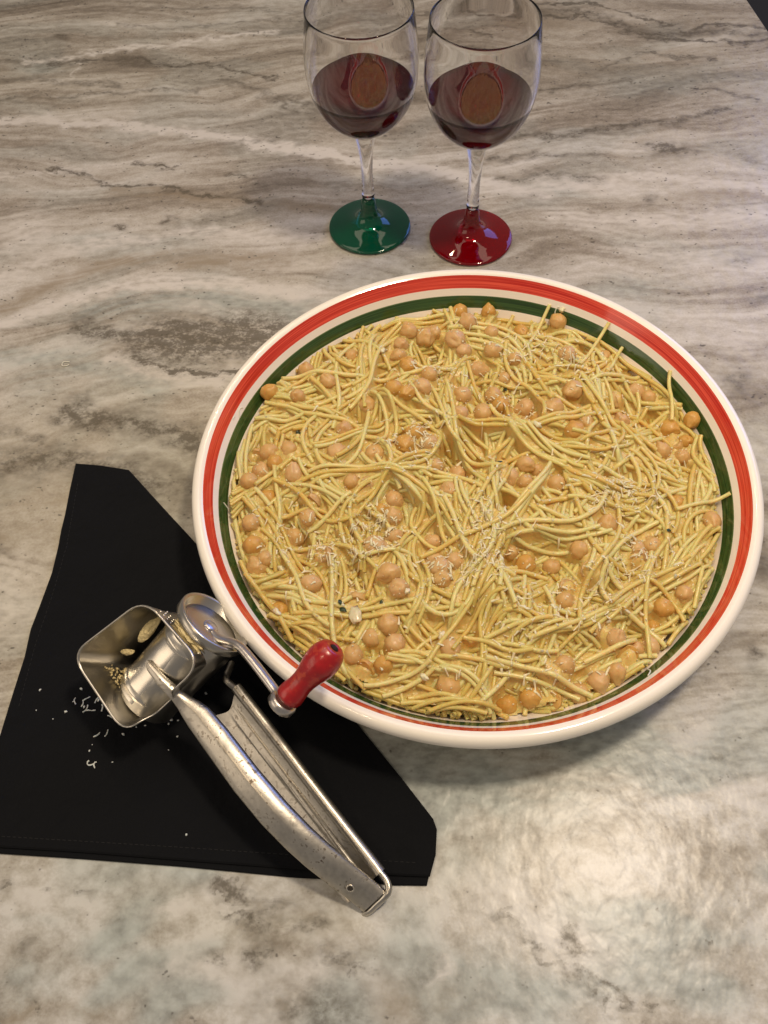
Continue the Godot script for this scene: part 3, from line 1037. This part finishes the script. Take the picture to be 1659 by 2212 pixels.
# ------------------------------------------------------------------ wine glasses
func glass_profile() -> PackedVector2Array:
	# outer wall from the bottom of the cup to the rim, then back down the inside (mm)
	var out := PackedVector2Array([Vector2(0, 88.2), Vector2(6, 88.4), Vector2(11.0, 90.0), Vector2(17.5, 93.6), Vector2(23.2, 98.2), Vector2(28.6, 104.3), Vector2(32.9, 111.4), Vector2(36.2, 119.6), Vector2(38.3, 128.6), Vector2(39.1, 138), Vector2(38.9, 148), Vector2(38.1, 158), Vector2(36.9, 168), Vector2(35.9, 177.0), Vector2(35.65, 178.3), Vector2(35.05, 178.3), Vector2(34.75, 177.0), Vector2(35.3, 168), Vector2(36.5, 158), Vector2(37.3, 148), Vector2(37.5, 138), Vector2(36.7, 128.6), Vector2(34.6, 119.8), Vector2(31.3, 112.0), Vector2(27.0, 105.3), Vector2(21.6, 99.6), Vector2(15.8, 95.8), Vector2(9, 92.6), Vector2(4, 91.3), Vector2(0, 91.0)])
	return out

func wine_glass(called: String, at: Vector3, tint: Color, words: String, foot_name: String) -> void:
	var t := thing(called, words, "wine glass", Transform3D(Basis.IDENTITY, at), "stemmed wine glasses behind the bowl")
	var clear := mat(Color(1, 1, 1, 0.0), 0.0)
	clear.refraction_enabled = true
	clear.metallic_specular = 0.34
	clear.refraction_scale = 0.05
	var mm := func(p: PackedVector2Array) -> PackedVector2Array:
		var o := PackedVector2Array()
		for q in p:
			o.append(q * 0.001)
		return o
	part("cup", lathe(mm.call(smooth_profile(glass_profile(), 2)), 128), clear, t)
	# stem: flares to the cup above; its lowest stretch and the foot are coloured
	part("stem", lathe(mm.call(smooth_profile(PackedVector2Array([Vector2(0, 30.0), Vector2(5.2, 30.0), Vector2(4.7, 36), Vector2(4.3, 46), Vector2(4.4, 58), Vector2(5.2, 70), Vector2(6.6, 80), Vector2(8.1, 87.0), Vector2(7.6, 88.0), Vector2(0, 88.1)]), 2)), 64), clear, t)
	var paint := mat(Color(tint.r, tint.g, tint.b, 0.35), 0.03)
	paint.refraction_enabled = true
	paint.refraction_scale = 0.05
	part(foot_name, lathe(mm.call(smooth_profile(PackedVector2Array([Vector2(0, 1.8), Vector2(20, 1.5), Vector2(31.5, 0.5), Vector2(32.8, 1.2), Vector2(32.9, 2.2), Vector2(31.8, 3.2), Vector2(26, 4.4), Vector2(18, 6.2), Vector2(12, 8.8), Vector2(8.0, 13.0), Vector2(6.1, 19), Vector2(5.3, 29.9), Vector2(0, 29.9)]), 2)), 96), paint, t)

func wine(at: Vector3, words: String) -> void:
	var red := mat(lin(0.090, 0.0012, 0.0055, 0.3), 0.0)
	red.refraction_enabled = true
	red.refraction_scale = 0.034
	var p := PackedVector2Array([Vector2(0, 90.6), Vector2(4, 90.9), Vector2(9, 92.2), Vector2(16.0, 95.5), Vector2(21.9, 99.4), Vector2(27.3, 105.1), Vector2(31.6, 111.8), Vector2(34.5, 118.9), Vector2(35.9, 124.6), Vector2(35.4, 124.35), Vector2(33.5, 124.2), Vector2(0, 124.2)])
	var mm := PackedVector2Array()
	for q in p:
		mm.append(q * 0.001)
	var o := top("red_wine", lathe(mm, 96), red, Transform3D(Basis.IDENTITY, at))
	tag(o, words, "wine", "red wine in the two glasses")

# ------------------------------------------------------------------ napkin and crumbs
func make_napkin() -> void:
	var cloth := mat(lin(0.0080, 0.0086, 0.0100), 0.95)
	cloth.metallic_specular = 0.12
	cloth.rim_enabled = true
	cloth.rim = 0.2
	relief(cloth, noise_tex(21, 0.010, 6, 512), 0.28, 5.0)
	var t := thing("napkin", "folded black cloth napkin tucked under the bowl beneath the grater", "napkin")
	var upper := []
	for p in [Vector2(-207.1, -362.2), Vector2(-190, -359.5), Vector2(-170.2, -354.6), Vector2(-146, -325), Vector2(-120.2, -293.8), Vector2(-72, -234), Vector2(-23.3, -173.8), Vector2(3, -138), Vector2(18, -116.5), Vector2(19.6, -111), Vector2(18.0, -98), Vector2(14.2, -87.5), Vector2(-10, -89.5), Vector2(-52.5, -94.2), Vector2(-113.2, -101.5), Vector2(-170, -108.5), Vector2(-232, -115.0), Vector2(-228, -150), Vector2(-224.1, -175.3), Vector2(-221, -201), Vector2(-218.2, -222), Vector2(-217.5, -240), Vector2(-214.6, -255), Vector2(-210.5, -278), Vector2(-209.3, -297), Vector2(-209.2, -310), Vector2(-208.4, -321.6), Vector2(-208.0, -342)]:
		upper.append(p * 0.001)
	part("upper_layer", slab(PackedVector2Array(upper), 0.0016, 0.0034, 0.0009), cloth, t)
	var lower := []
	for p in [Vector2(-205, -360), Vector2(-171, -352.5), Vector2(-121, -292), Vector2(-24, -172), Vector2(17, -115.5), Vector2(18.4, -111), Vector2(16, -96), Vector2(12.4, -83.5), Vector2(-6, -84.6), Vector2(-25, -87.8), Vector2(-55, -90.5), Vector2(-113.2, -98.6), Vector2(-170, -105.4), Vector2(-231, -112.0), Vector2(-223, -175), Vector2(-213, -255), Vector2(-207, -321)]:
		lower.append(p * 0.001)
	part("lower_layer", slab(PackedVector2Array(lower), 0.0, 0.0015, 0.0006), cloth, t)
	# faint hem stitches along the left and front edges
	var thread := mat(lin(0.011, 0.011, 0.012), 0.9)
	var st := SurfaceTool.new()
	st.begin(Mesh.PRIMITIVE_TRIANGLES)
	for line in [[Vector2(-203, -345), Vector2(-203.5, -297), Vector2(-207.5, -261), Vector2(-212.5, -230), Vector2(-216, -190)], [Vector2(-213, -118.5), Vector2(-114, -108), Vector2(-52, -101), Vector2(8, -94.5)]]:
		for i in line.size() - 1:
			var n := int(line[i].distance_to(line[i + 1]) / 3.0)
			for k in n:
				var a: Vector2 = line[i].lerp(line[i + 1], (k + 0.1) / n) * 0.001
				var b: Vector2 = line[i].lerp(line[i + 1], (k + 0.7) / n) * 0.001
				tube(PackedVector3Array([Vector3(a.x, 0.0034, a.y), Vector3(b.x, 0.0034, b.y)]), even(2, 0.00016), 5, Vector3.UP, 1.0, st)
	st.generate_normals()
	var s := part("hem_stitching", st.commit(), thread, t)
	s.set_meta("kind", "stuff")

	var white := mat(lin(0.66, 0.64, 0.60), 0.6)
	white.subsurf_scatter_enabled = true
	white.subsurf_scatter_strength = 0.2
	# x, z (mm), size: 1.2 and less are crumbs, 2 shreds, 3 long shreds
	var list := [-205.1, -200.2, 1.0, -205.3, -187.9, 0.6, -188.2, -186.2, 1.2, -194.8, -182.2, 0.6, -182.6, -194.9, 2, -181, -199.6, 1.2, -179.8, -193.5, 2, -176.2, -190.6, 2, -174.2, -195.2, 2, -172.2, -189.4, 2, -169.9, -186.6, 3, -167.7, -184.2, 2, -164.7, -182.7, 2, -166.6, -174, 2, -162.5, -175.4, 2, -153.4, -171.1, 1.2, -171.4, -162.6, 0.8, -166.9, -157.2, 3, -166.5, -151.6, 2, -136.5, -177.8, 1.2, -134.6, -178.4, 1.1, -126.7, -178.1, 1.2, -122.5, -168.3, 0.8, -146.4, -174.9, 0.6, -141.4, -175.6, 0.7, -122.9, -177.6, 0.8, -157.7, -155.5, 0.6, -170.2, -166, 0.5, -184.8, -192, 0.5, -126.9, -160.8, 0.5, -119, -184, 1.2, -112, -188, 0.9, -108, -193, 1.0, -177.8, -188.5, 1.0, -170.0, -192.0, 1.1, -113.5, -114.5, 0.9, -128, -176, 0.9]
	var ground := func(_x: float, _z: float) -> float: return 3.55
	var shreds := []
	var bits := []
	for i in range(0, list.size(), 3):
		var at := Vector3(list[i], 3.5, list[i + 1])
		var size: float = list[i + 2]
		if size >= 2.0:
			var path := shred_path(Vector3.ZERO, 5.5 if size < 3.0 else 9.5, 0.42, 0.3, ground)
			var pp := PackedVector3Array()
			var rr := PackedFloat32Array()
			for p in path:
				pp.append(Vector3(p.x, p.y - 3.5, p.z) * 0.001)
				rr.append(rng.randf_range(0.25, 0.52) * 0.001)
			var o := top("cheese_shred", tube(pp, rr, 6), white, Transform3D(Basis.IDENTITY, at * 0.001))
			shreds.append([at, o])
		else:
			var o := top("cheese_crumb", blob(300 + i, Vector3(size, size * 0.6, size * 0.75) * 0.00075, 0.5), white, Transform3D(Basis(Vector3.UP, rng.randf() * TAU), (at + Vector3(0, 0.2, 0)) * 0.001))
			bits.append([at, o, size])
	shreds.sort_custom(func(a, b): return a[0].z < b[0].z)
	for k in shreds.size():
		tag(shreds[k][1], "white curled cheese shred on the napkin left of the grater, %s" % (ORDER[k].replace("outermost", "farthest back").replace("rim", "back")), "cheese", "cheese shreds spilled on the napkin")
	bits.sort_custom(func(a, b): return a[0].x < b[0].x)
	for k in bits.size():
		tag(bits[k][1], "%s white cheese crumb on the napkin %s" % ["specklike" if bits[k][2] < 0.75 else "rounded", crumb_place(bits[k][0], k)], "cheese crumb", "cheese crumbs spilled on the napkin")

func crumb_place(at: Vector3, k: int) -> String:
	var side := "left of the grater's hopper" if at.x < -178.0 else "in front of the grater's hopper" if at.z > -170.0 else "beside the grater's handles" if at.x > -150.0 else "by the hopper's near corner"
	return "%s, %s from left" % [side, NTH[mini(k, NTH.size() - 1)]]

const NTH := ["first", "second", "third", "fourth", "fifth", "sixth", "seventh", "eighth", "ninth", "tenth", "eleventh", "twelfth", "thirteenth", "fourteenth", "fifteenth", "sixteenth", "seventeenth", "eighteenth", "nineteenth", "twentieth", "twenty-first", "twenty-second", "twenty-third", "twenty-fourth", "twenty-fifth", "twenty-sixth", "twenty-seventh", "twenty-eighth"]

# ------------------------------------------------------------------ rotary cheese grater
# own axes: x along the handles, y out of the hopper's mouth, k along the crank's axle (stored as -z)
func gp(x: float, y: float, k: float) -> Vector3:
	return Vector3(x, y, -k) * 0.001

func ring_at(corners: Array, round_: float, y: float, n := 8) -> Array:
	# rounded quadrilateral of points (x, k) at height y
	var out := []
	for i in 4:
		var a: Vector2 = corners[(i + 3) % 4]
		var b: Vector2 = corners[i]
		var c: Vector2 = corners[(i + 1) % 4]
		var p := b + (a - b).normalized() * round_
		var q := b + (c - b).normalized() * round_
		for s in n:
			var t := float(s) / (n - 1)
			var m := p.lerp(b, t).lerp(b.lerp(q, t), t)
			out.append(Vector3(m.x, y, m.y))
		# points along the straight side
		var c2: Vector2 = corners[(i + 1) % 4]
		var q2 := c2 + (b - c2).normalized() * round_
		for s in range(1, 12):
			var m2 := q.lerp(q2, s / 12.0)
			out.append(Vector3(m2.x, y, m2.y))
	return out

func make_grater() -> void:
	var L := Vector3(0.6043836, -0.11971221, 0.78764805)
	var Y := Vector3(-0.41925046, 0.79289223, 0.44221145)
	var K := Vector3(0.67745813, 0.59748715, -0.42902167)
	var at := Transform3D(Basis(L, Y, -K), Vector3(-0.13400552, 0.060, -0.1904426))
	var g := thing("cheese_grater", "old metal rotary cheese grater with red wooden crank knob, lying on the black napkin", "cheese grater", at)
	var wear := noise_tex(31, 0.012, 5, 512)
	var steel := mat(lin(0.50, 0.48, 0.43), 0.30, 1.0)
	relief(steel, wear, 0.02, 9.0)
	var dull := mat(lin(0.66, 0.625, 0.55), 0.38, 1.0)
	relief(dull, noise_tex(33, 0.03, 5, 512), 0.008, 12.0)
	dull.albedo_texture = stain_texture()
	var bright := mat(lin(0.72, 0.68, 0.60), 0.27, 1.0)
	relief(bright, wear, 0.02, 6.0)

	# hopper: four walls that narrow a little towards the drum, mouth rounded, one side cut down for the press arm
	var mouth := [Vector2(-20, 27.6), Vector2(29, 31.2), Vector2(23, -32.7), Vector2(-32.7, -30.9)]
	var waist := [Vector2(-16, 24.5), Vector2(25, 27.0), Vector2(21, -28.5), Vector2(-24, -27)]
	var foot := [Vector2(-11, 24.0), Vector2(23, 25.5), Vector2(20, -27.5), Vector2(-17, -26)]
	var rings := []
	for spec in [[mouth, 13.0, 0.0], [mouth, 13.0, -1.2], [waist, 10.0, -16.0], [foot, 6.0, -32.0], [foot, 6.0, -43.0]]:
		rings.append(ring_at(spec[0], spec[1], spec[2]))
	var cols: int = rings[0].size()
	for r in 2:
		for c in cols:
			var p: Vector3 = rings[r][c]
			# cut in the side towards the handles
			if p.x > 15.0:
				p.y -= 9.0 * smoothstep(-22.0, -15.0, p.z) * (1.0 - smoothstep(-2.0, 8.0, p.z))
				rings[r][c] = p
	var pts := PackedVector3Array()
	for ring in rings:
		for p in ring:
			pts.append(gp(p.x, p.y, p.z))
	for r in [4, 3, 2, 1, 0]:       # the inner face, a sheet's thickness in
		var mid := Vector3.ZERO
		for p in rings[r]:
			mid += p / cols
		for p in rings[r]:
			var q: Vector3 = p.lerp(Vector3(mid.x, p.y, mid.z), 0.028)
			pts.append(gp(q.x, q.y, q.z))
	part("hopper", net(pts, 10, cols, true, true), steel, g)
	# embossed grating teeth on the hopper's crank-side wall
	var st := SurfaceTool.new()
	st.begin(Mesh.PRIMITIVE_TRIANGLES)
	var tooth := blob(4, Vector3(0.75, 0.5, 0.45) * 0.001, 0.15, 6, 8)
	for i in 11:
		for j in 3:
			var fx := -10.0 + i * 2.9 + (j % 2) * 1.4
			var y := -5.0 - j * 3.3
			var k := lerpf(28.2, 30.6, (fx + 20.0) / 49.0) - (-y) / 16.0 * 3.2
			st.append_from(tooth, 0, Transform3D(Basis.IDENTITY, gp(fx, y, k - 0.25)))
	var te := part("grating_teeth", st.commit(), bright, g)
	te.set_meta("kind", "stuff")
	# grating drum in the bottom of the hopper
	var axis := Vector2(8.5, -25.5)
	var drum := func(k0: float, k1: float, r: float, dish := 0.0) -> ArrayMesh:
		var q := PackedVector3Array()
		var prof := [[0.0, k0], [r * 0.97, k0], [r, k0 + 0.6], [r, k1 - 0.6], [r * 0.97, k1], [r * 0.88, k1 - 0.4], [r * 0.82, k1 - dish], [r * 0.4, k1 - dish], [0.0, k1 - dish]]
		for p in prof:
			for s in 64:
				var a := TAU * s / 64
				q.append(gp(axis.x + p[0] * cos(a), axis.y + p[0] * sin(a), p[1]))
		return net(q, prof.size(), 64, true)
	part("drum", drum.call(-27.0, 33.0, 17.0), steel, g)
	var flange := part("drum_flange", drum.call(32.0, 37.5, 21.3, 6.0), steel, g)
	# dark vent holes in the flange
	for s in 4:
		var a := 0.35 + s * TAU / 4.0
		var hole := CylinderMesh.new()
		hole.top_radius = 0.0011
		hole.bottom_radius = 0.0011
		hole.height = 0.0012
		var hm := part("hole", hole, mat(lin(0.01, 0.01, 0.01), 0.9), flange)
		hm.transform = Transform3D(Basis(Vector3.RIGHT, PI / 2), gp(axis.x + 13.0 * cos(a), axis.y + 13.0 * sin(a), 31.7))
	# press plate: a saddle over the drum, ribbed at both ends, with a flat arm
	var pq := PackedVector3Array()
	var ks := [-24.0, -22.0, -21.0, -20.0, -18.6, -17.2, -16.0, -10.0, -3.0, 4.0, 10.0, 16.0, 17.6, 18.8, 20.0, 21.5, 23.0]
	for k in ks:
		var bump: float = 1.0 * exp(-pow((k + 19.0) / 1.3, 2.0)) + 1.0 * exp(-pow((k - 19.2) / 1.3, 2.0))
		for s in 33:
			var a := PI * (0.06 + 0.90 * s / 32.0)
			var flute := 0.7 * exp(-pow((k - 1.0 - 7.0 * (a - 1.2)) / 1.6, 2.0)) * smoothstep(1.9, 1.2, a) + 0.7 * exp(-pow((k + 7.0 + 5.0 * (a - 1.2)) / 1.6, 2.0)) * smoothstep(1.9, 1.2, a)
			var r := 17.4 + bump + flute
			pq.append(gp(axis.x - 2.0 + r * cos(a) * 0.98, axis.y + r * sin(a), k))
	part("press_plate", net(pq, ks.size(), 33), bright, g)
	# press arm and handle: a pinched neck widening into a channel with rolled shoulders
	var path := [[2.0, -6.0, 1.2, 1.2, 1.8], [6.0, -4.8, 1.2, 2.2, 2.6], [16, -5.4, 1.2, 2.9, 3.2], [27, -8.6, 0.8, 3.4, 3.6], [31, -10.2, 0.4, 4.4, 3.8], [36, -10.8, 0.6, 6.0, 4.6], [42, -11.4, 0.6, 7.2, 5.4], [56, -11.6, 0.6, 7.8, 6.0], [83, -11.4, 0.6, 8.2, 6.2], [105, -13.6, 0.6, 8.3, 6.2], [122, -18.0, 0.4, 8.2, 6.0], [134, -22.6, 0.2, 8.2, 5.6], [150, -30.5, 0, 8.2, 4.8], [160, -36.0, 0, 8.2, 4.2], [168.5, -39.8, 0, 8.2, 3.6]]
	var hq := PackedVector3Array()
	var across := [[-1.0, -1.0], [-1.0, -0.62], [-0.985, -0.3], [-0.93, -0.1], [-0.8, 0.0], [-0.4, 0.03], [0.0, 0.04], [0.30, 0.03], [0.40, -0.01], [0.52, -0.10], [0.74, -0.34], [0.92, -0.62], [1.0, -1.0]]
	for p in path:
		for c in across:
			hq.append(gp(p[0], p[1] + c[1] * p[4] , p[2] + c[0] * p[3]))
		for i in across.size():
			var c: Array = across[across.size() - 1 - i]
			hq.append(gp(p[0], p[1] + c[1] * p[4] - 0.7, p[2] + c[0] * (p[3] - 0.7)))
	var handle := part("press_handle", net(hq, path.size(), across.size() * 2, true), dull, g)
	var hh := TorusMesh.new()
	hh.inner_radius = 0.0014
	hh.outer_radius = 0.0022
	var hang := part("hang_hole", hh, bright, handle)
	hang.transform = Transform3D(Basis(Vector3.BACK, -0.45), gp(156, -33.4, -1.0))
	var disc := CylinderMesh.new()
	disc.top_radius = 0.0015
	disc.bottom_radius = 0.0015
	disc.height = 0.0006
	var dk := part("hole", disc, mat(lin(0.03, 0.025, 0.02), 0.9), handle)
	dk.transform = Transform3D(Basis(Vector3.BACK, -0.45), gp(156, -33.4, -1.0))
	# lower handle: a ribbed tray between two rolled edges
	var tq := PackedVector3Array()
	for i in 25:
		var s := i / 24.0
		var x := lerpf(38.0, 160.0, s)
		for j in 25:
			var k := lerpf(-12.0, 10.0, j / 24.0)
			var y := -43.6 + 0.008 * pow(k + 1.0, 2.0)
			var w := lerpf(1.0, 0.25, s)
			for line in [-2.2, 0.0, 2.2]:
				y += 1.1 * smoothstep(0.03, 0.12, s) * exp(-pow((k - 0.5 - line * w - 1.2 * s) / 0.6, 2.0))
			if i == 0:
				x = lerpf(38.0, 42.0, 0.5 - 0.5 * cos(j * 0.26))
			tq.append(gp(x, y, k))
	part("tray", net(tq, 25, 25), dull, g)
	for k in [11.2, -13.2]:
		var tp := curve_points([gp(36, -43.8, k), gp(70, -44.4, k), gp(110, -44, k), gp(160, -44.6, k)], 6)
		part("rolled_edge", tube(tp, even(tp.size(), 0.0031), 14), dull, g)
	var rod := curve_points([gp(21, -54, 12), gp(24, -49, 12), gp(27.6, -43, 11.6), gp(31, -40.5, 11.2), gp(38, -43.8, 11.2)], 6)
	part("wire_hook", tube(rod, even(rod.size(), 0.0019), 10), dull, g)
	var loop := curve_points([gp(158, -44.6, 11.2), gp(165, -44.8, 11.2), gp(169, -43.6, 9.5), gp(170, -42.6, 6.5), gp(170, -42.4, 0), gp(170, -42.6, -6.5), gp(168, -44.0, -11.5), gp(158, -44.6, -13.2)], 6)
	part("hinge_wire", tube(loop, even(loop.size(), 0.0018), 10), steel, g)
	# crank: hub in the dished flange, cranked arm, eye, red knob
	var arm := curve_points([gp(8.5, -25.5, 31.5), gp(14, -24.6, 32.4), gp(19, -23.8, 34.6), gp(25, -22.8, 39.0), gp(31, -21.8, 41.6), gp(44, -19.4, 43.4), gp(58, -17.0, 44.6), gp(66, -15.6, 45.0)], 5)
	var ar := PackedFloat32Array()
	for i in arm.size():
		var s := float(i) / (arm.size() - 1)
		ar.append((2.8 + 0.4 * exp(-pow((s - 0.62) / 0.3, 2.0)) + 1.4 * smoothstep(0.9, 1.0, s)) * 0.001)
	var alu := mat(lin(0.56, 0.53, 0.50), 0.33, 1.0)
	relief(alu, wear, 0.03, 12.0)
	part("crank_arm", tube(arm, ar, 12, Vector3.BACK, 0.75), alu, g)
	part("crank_hub", k_lathe(Vector2(8.5, -25.5), [[0, 31.0], [4.2, 31.0], [4.2, 33.6], [3.4, 34.2], [0, 34.4]]), alu, g)
	part("crank_eye", k_lathe(Vector2(69.5, -15.0), [[0, 41.6], [6.6, 41.6], [7.5, 42.4], [7.6, 45.4], [6.9, 46.6], [5.6, 46.9], [4.4, 46.6], [0, 46.6]]), alu, g)
	part("knob_washer", k_lathe(Vector2(69.8, -14.6), [[0, 46.4], [5.0, 46.4], [5.3, 47.2], [5.0, 48.2], [0, 48.2]]), mat(lin(0.16, 0.05, 0.035), 0.5), g)
	var red := mat(Color.WHITE, 0.30)
	red.albedo_texture = worn_red()
	relief(red, noise_tex(35, 0.03, 4, 256), 0.03, 10.0)
	red.uv1_world_triplanar = false
	red.uv1_scale = Vector3.ONE * 20.0
	red.clearcoat_enabled = true
	red.clearcoat = 0.4
	red.clearcoat_roughness = 0.18
	var knob := part("knob", k_lathe(Vector2(69.8, -14.6), [[0, 48.0], [5.2, 48.0], [6.6, 48.9], [7.1, 50.6], [7.0, 53.2], [6.5, 56.4], [6.15, 59.6], [6.3, 62.8], [7.0, 66.4], [8.0, 70.2], [8.75, 74.0], [8.95, 77.4], [8.6, 80.4], [7.7, 83.2], [6.6, 85.2], [5.2, 86.2], [3.0, 86.3], [2.4, 85.9], [2.1, 84.0], [0, 83.6]]), red, g)
	knob.set_meta("label", "worn red painted wooden crank knob")
	part("knob_hole", k_lathe(Vector2(69.8, -14.6), [[0, 86.45], [2.0, 86.45], [2.2, 86.0], [0, 85.9]]), mat(lin(0.012, 0.005, 0.004), 0.9), knob)
	# cheese packed between the hopper and the flange, and bits left in the hopper
	var ch := mat(lin(0.70, 0.58, 0.30), 0.7)
	relief(ch, noise_tex(36, 0.08, 3, 256), 0.10, 30.0)
	var cl := top("cheese_lump", blob(71, Vector3(10.0, 3.4, 2.6) * 0.001, 0.5, 14, 20), ch, at * Transform3D(Basis.IDENTITY, gp(9.5, -9.0, 29.6)))
	tag(cl, "crumbly cream cheese packed between the grater's hopper and its round flange", "cheese")
	var bits := [[-12.0, -13, 10, 9.0, 2.4, 3.2, 1.57, "long cheese rind leaning along the back wall inside the grater hopper"], [-15, -16, -12, 4.2, 2.0, 1.6, 0.9, "upright yellow cheese chip beside the press plate in the grater hopper"], [-8, -20, -22, 3.4, 2.2, 2.0, 0.2, "small yellow cheese chip low in the grater hopper"]]
	for b in bits:
		var o := top("cheese_bit", blob(80 + int(b[3]), Vector3(b[3], b[4], b[5]) * 0.001, 0.45, 9, 12), ch, at * Transform3D(Basis(Vector3.UP, b[6]), gp(b[0], b[1], b[2])))
		tag(o, b[7], "cheese", "cheese left in the grater hopper")
	var st3 := SurfaceTool.new()
	st3.begin(Mesh.PRIMITIVE_TRIANGLES)
	var cb := blob(5, Vector3.ONE, 0.5, 4, 5)
	for i in 260:
		var s := rng.randf()
		var k := rng.randf_range(-28.5, -23.5)
		var x := lerpf(-22.0, 16.0, s)
		var y := rng.randf_range(-30.0, -12.0)
		var wall := lerpf(-30.2, -27.6, clampf(-y / 16.0, 0.0, 1.0))
		st3.append_from(cb, 0, Transform3D(Basis.from_euler(Vector3(rng.randf() * 6.0, rng.randf() * 6.0, 0)).scaled(Vector3.ONE * rng.randf_range(0.25, 0.8) * 0.001), gp(x, y, wall + 0.9 + rng.randf() * 1.2)))
	var sg := top("cheese_gratings", st3.commit(), ch, at)
	sg.set_meta("kind", "stuff")
	tag(sg, "fine yellowish cheese gratings stuck inside the grater's hopper wall", "cheese")

func k_lathe(c: Vector2, prof: Array) -> ArrayMesh:
	var q := PackedVector3Array()
	var fine := PackedVector2Array()
	for p in prof:
		fine.append(Vector2(p[0], p[1]))
	for p in fine:
		for s in 48:
			var a := TAU * s / 48
			q.append(gp(c.x + p.x * cos(a), c.y + p.x * sin(a), p.y))
	return net(q, fine.size(), 48, true)

func stain_texture() -> ImageTexture:
	# grey metal with brown rust freckles
	var im := Image.create(512, 512, false, Image.FORMAT_RGB8)
	var n := FastNoiseLite.new()
	n.seed = 90
	n.frequency = 0.010
	n.fractal_octaves = 4
	var n2 := FastNoiseLite.new()
	n2.seed = 91
	n2.frequency = 0.05
	n2.fractal_octaves = 3
	for y in 512:
		for x in 512:
			var a := n.get_noise_2d(x, y)
			var b := n2.get_noise_2d(x, y)
			var v := 0.90 + 0.12 * a + 0.08 * b
			var c := Color(v, v, v)
			var rust := smoothstep(0.50, 0.66, b + 0.6 * a) * 0.75
			im.set_pixel(x, y, c.lerp(Color(0.25, 0.17, 0.09), rust))
	return ImageTexture.create_from_image(im)

func worn_red() -> ImageTexture:
	var im := Image.create(512, 512, false, Image.FORMAT_RGB8)
	var n := FastNoiseLite.new()
	n.seed = 95
	n.frequency = 0.012
	n.fractal_octaves = 5
	for y in 512:
		for x in 512:
			var a := n.get_noise_2d(x, y)
			var c := Color(0.66, 0.06, 0.085).lerp(Color(0.52, 0.035, 0.055), clampf(0.5 + a, 0, 1))
			im.set_pixel(x, y, c.lerp(Color(0.72, 0.30, 0.16), smoothstep(0.26, 0.42, a) * 0.8))
	return ImageTexture.create_from_image(im)

# ------------------------------------------------------------------ the scene
func _ready() -> void:
	# camera: a phone held over the counter, pitched 58 degrees down and rolled a little
	var cam := Camera3D.new()
	cam.name = "camera"
	cam.projection = Camera3D.PROJECTION_PERSPECTIVE
	cam.keep_aspect = Camera3D.KEEP_HEIGHT
	cam.fov = 58.98
	cam.near = 0.02
	cam.far = 20.0
	cam.transform = Transform3D(Basis(Vector3(0.99874, -0.026595, 0.042519), Vector3(0.050152, 0.529626, -0.846747), Vector3(0, 0.847814, 0.530293)).orthonormalized(), Vector3(0, 0.49978, 0))
	add_child(cam)
	cam.current = true
	var we := WorldEnvironment.new()
	we.name = "environment"
	var e := Environment.new()
	e.background_mode = Environment.BG_COLOR
	e.background_color = lin(0.19, 0.17, 0.155)
	e.tonemap_mode = Environment.TONE_MAPPER_LINEAR
	e.tonemap_exposure = 1.2
	e.sdfgi_enabled = true
	e.ssao_enabled = true
	e.ssil_enabled = true
	we.environment = e
	add_child(we)
	# the warm lamp that hangs over the right side of the counter
	area("pendant_light", Vector3(0.353, 1.20, -0.303), Vector3(0.353, 0, -0.303), Vector2(0.13, 0.13), Color(1.0, 0.915, 0.80), 0.72)
	# two pairs of unseen warm bulbs overhead, placed for small highlights on the glasses
	bulb("unseen_ceiling_bulb", Vector3(-0.70, 1.70, 0.30), 0.13)
	bulb("unseen_ceiling_bulb_001", Vector3(-0.58, 1.70, 0.34), 0.13)
	bulb("unseen_ceiling_bulb_002", Vector3(-0.16, 1.70, -1.50), 0.13)
	bulb("unseen_ceiling_bulb_003", Vector3(-0.02, 1.70, -1.50), 0.13)
	area("unseen_window_light", Vector3(1.5, 0.85, -1.7), Vector3(0.1, 0.05, -0.45), Vector2(1.0, 1.2), Color(0.42, 0.58, 1.0), 1.2)  # bluish window out of view, placed for blue reflections on glass and metal
	# broad soft lights out of view, placed to brighten metal and soften shadows
	area("unseen_left_light", Vector3(-1.9, 0.85, 0.25), Vector3(-0.1, 0, -0.3), Vector2(1.5, 0.9), Color(1.0, 0.91, 0.80), 0.6)  # unseen, placed at left to brighten the grater's handle and press plate
	area("unseen_overhead_light", Vector3(-0.1, 1.75, -0.9), Vector3(-0.1, 0, -0.85), Vector2(1.6, 1.0), Color(1.0, 0.915, 0.82), 0.85)  # unseen, broad and overhead, lifts the shadows and shades the metal

	make_counter()
	make_bowl()
	make_heap()
	wine_glass("wine_glass", GREEN_GLASS, Color(0.0, 0.42, 0.30), "wine glass with a green foot, left of the pair behind the bowl", "green_foot")
	wine_glass("wine_glass", RED_GLASS, Color(0.62, 0.0, 0.06), "wine glass with a red foot, right of the pair behind the bowl", "red_foot")
	wine(GREEN_GLASS, "red wine in the glass with the green foot")
	wine(RED_GLASS, "red wine in the glass with the red foot")
	make_napkin()
	make_grater()

func area(called: String, from: Vector3, to: Vector3, size: Vector2, c: Color, energy: float) -> void:
	var l := AreaLight3D.new()
	l.name = called
	l.area_size = size
	l.light_color = c
	l.light_energy = energy
	l.shadow_enabled = true
	add_child(l)
	l.look_at_from_position(from, to, Vector3.UP if absf((to - from).normalized().y) < 0.98 else Vector3.FORWARD)

func bulb(called: String, from: Vector3, energy: float) -> void:
	var l := OmniLight3D.new()
	l.name = called
	l.light_color = Color(1.0, 0.88, 0.72)
	l.light_energy = energy
	l.light_size = 0.03
	l.omni_range = 6.0
	l.omni_attenuation = 2.0
	l.shadow_enabled = true
	l.position = from
	add_child(l)
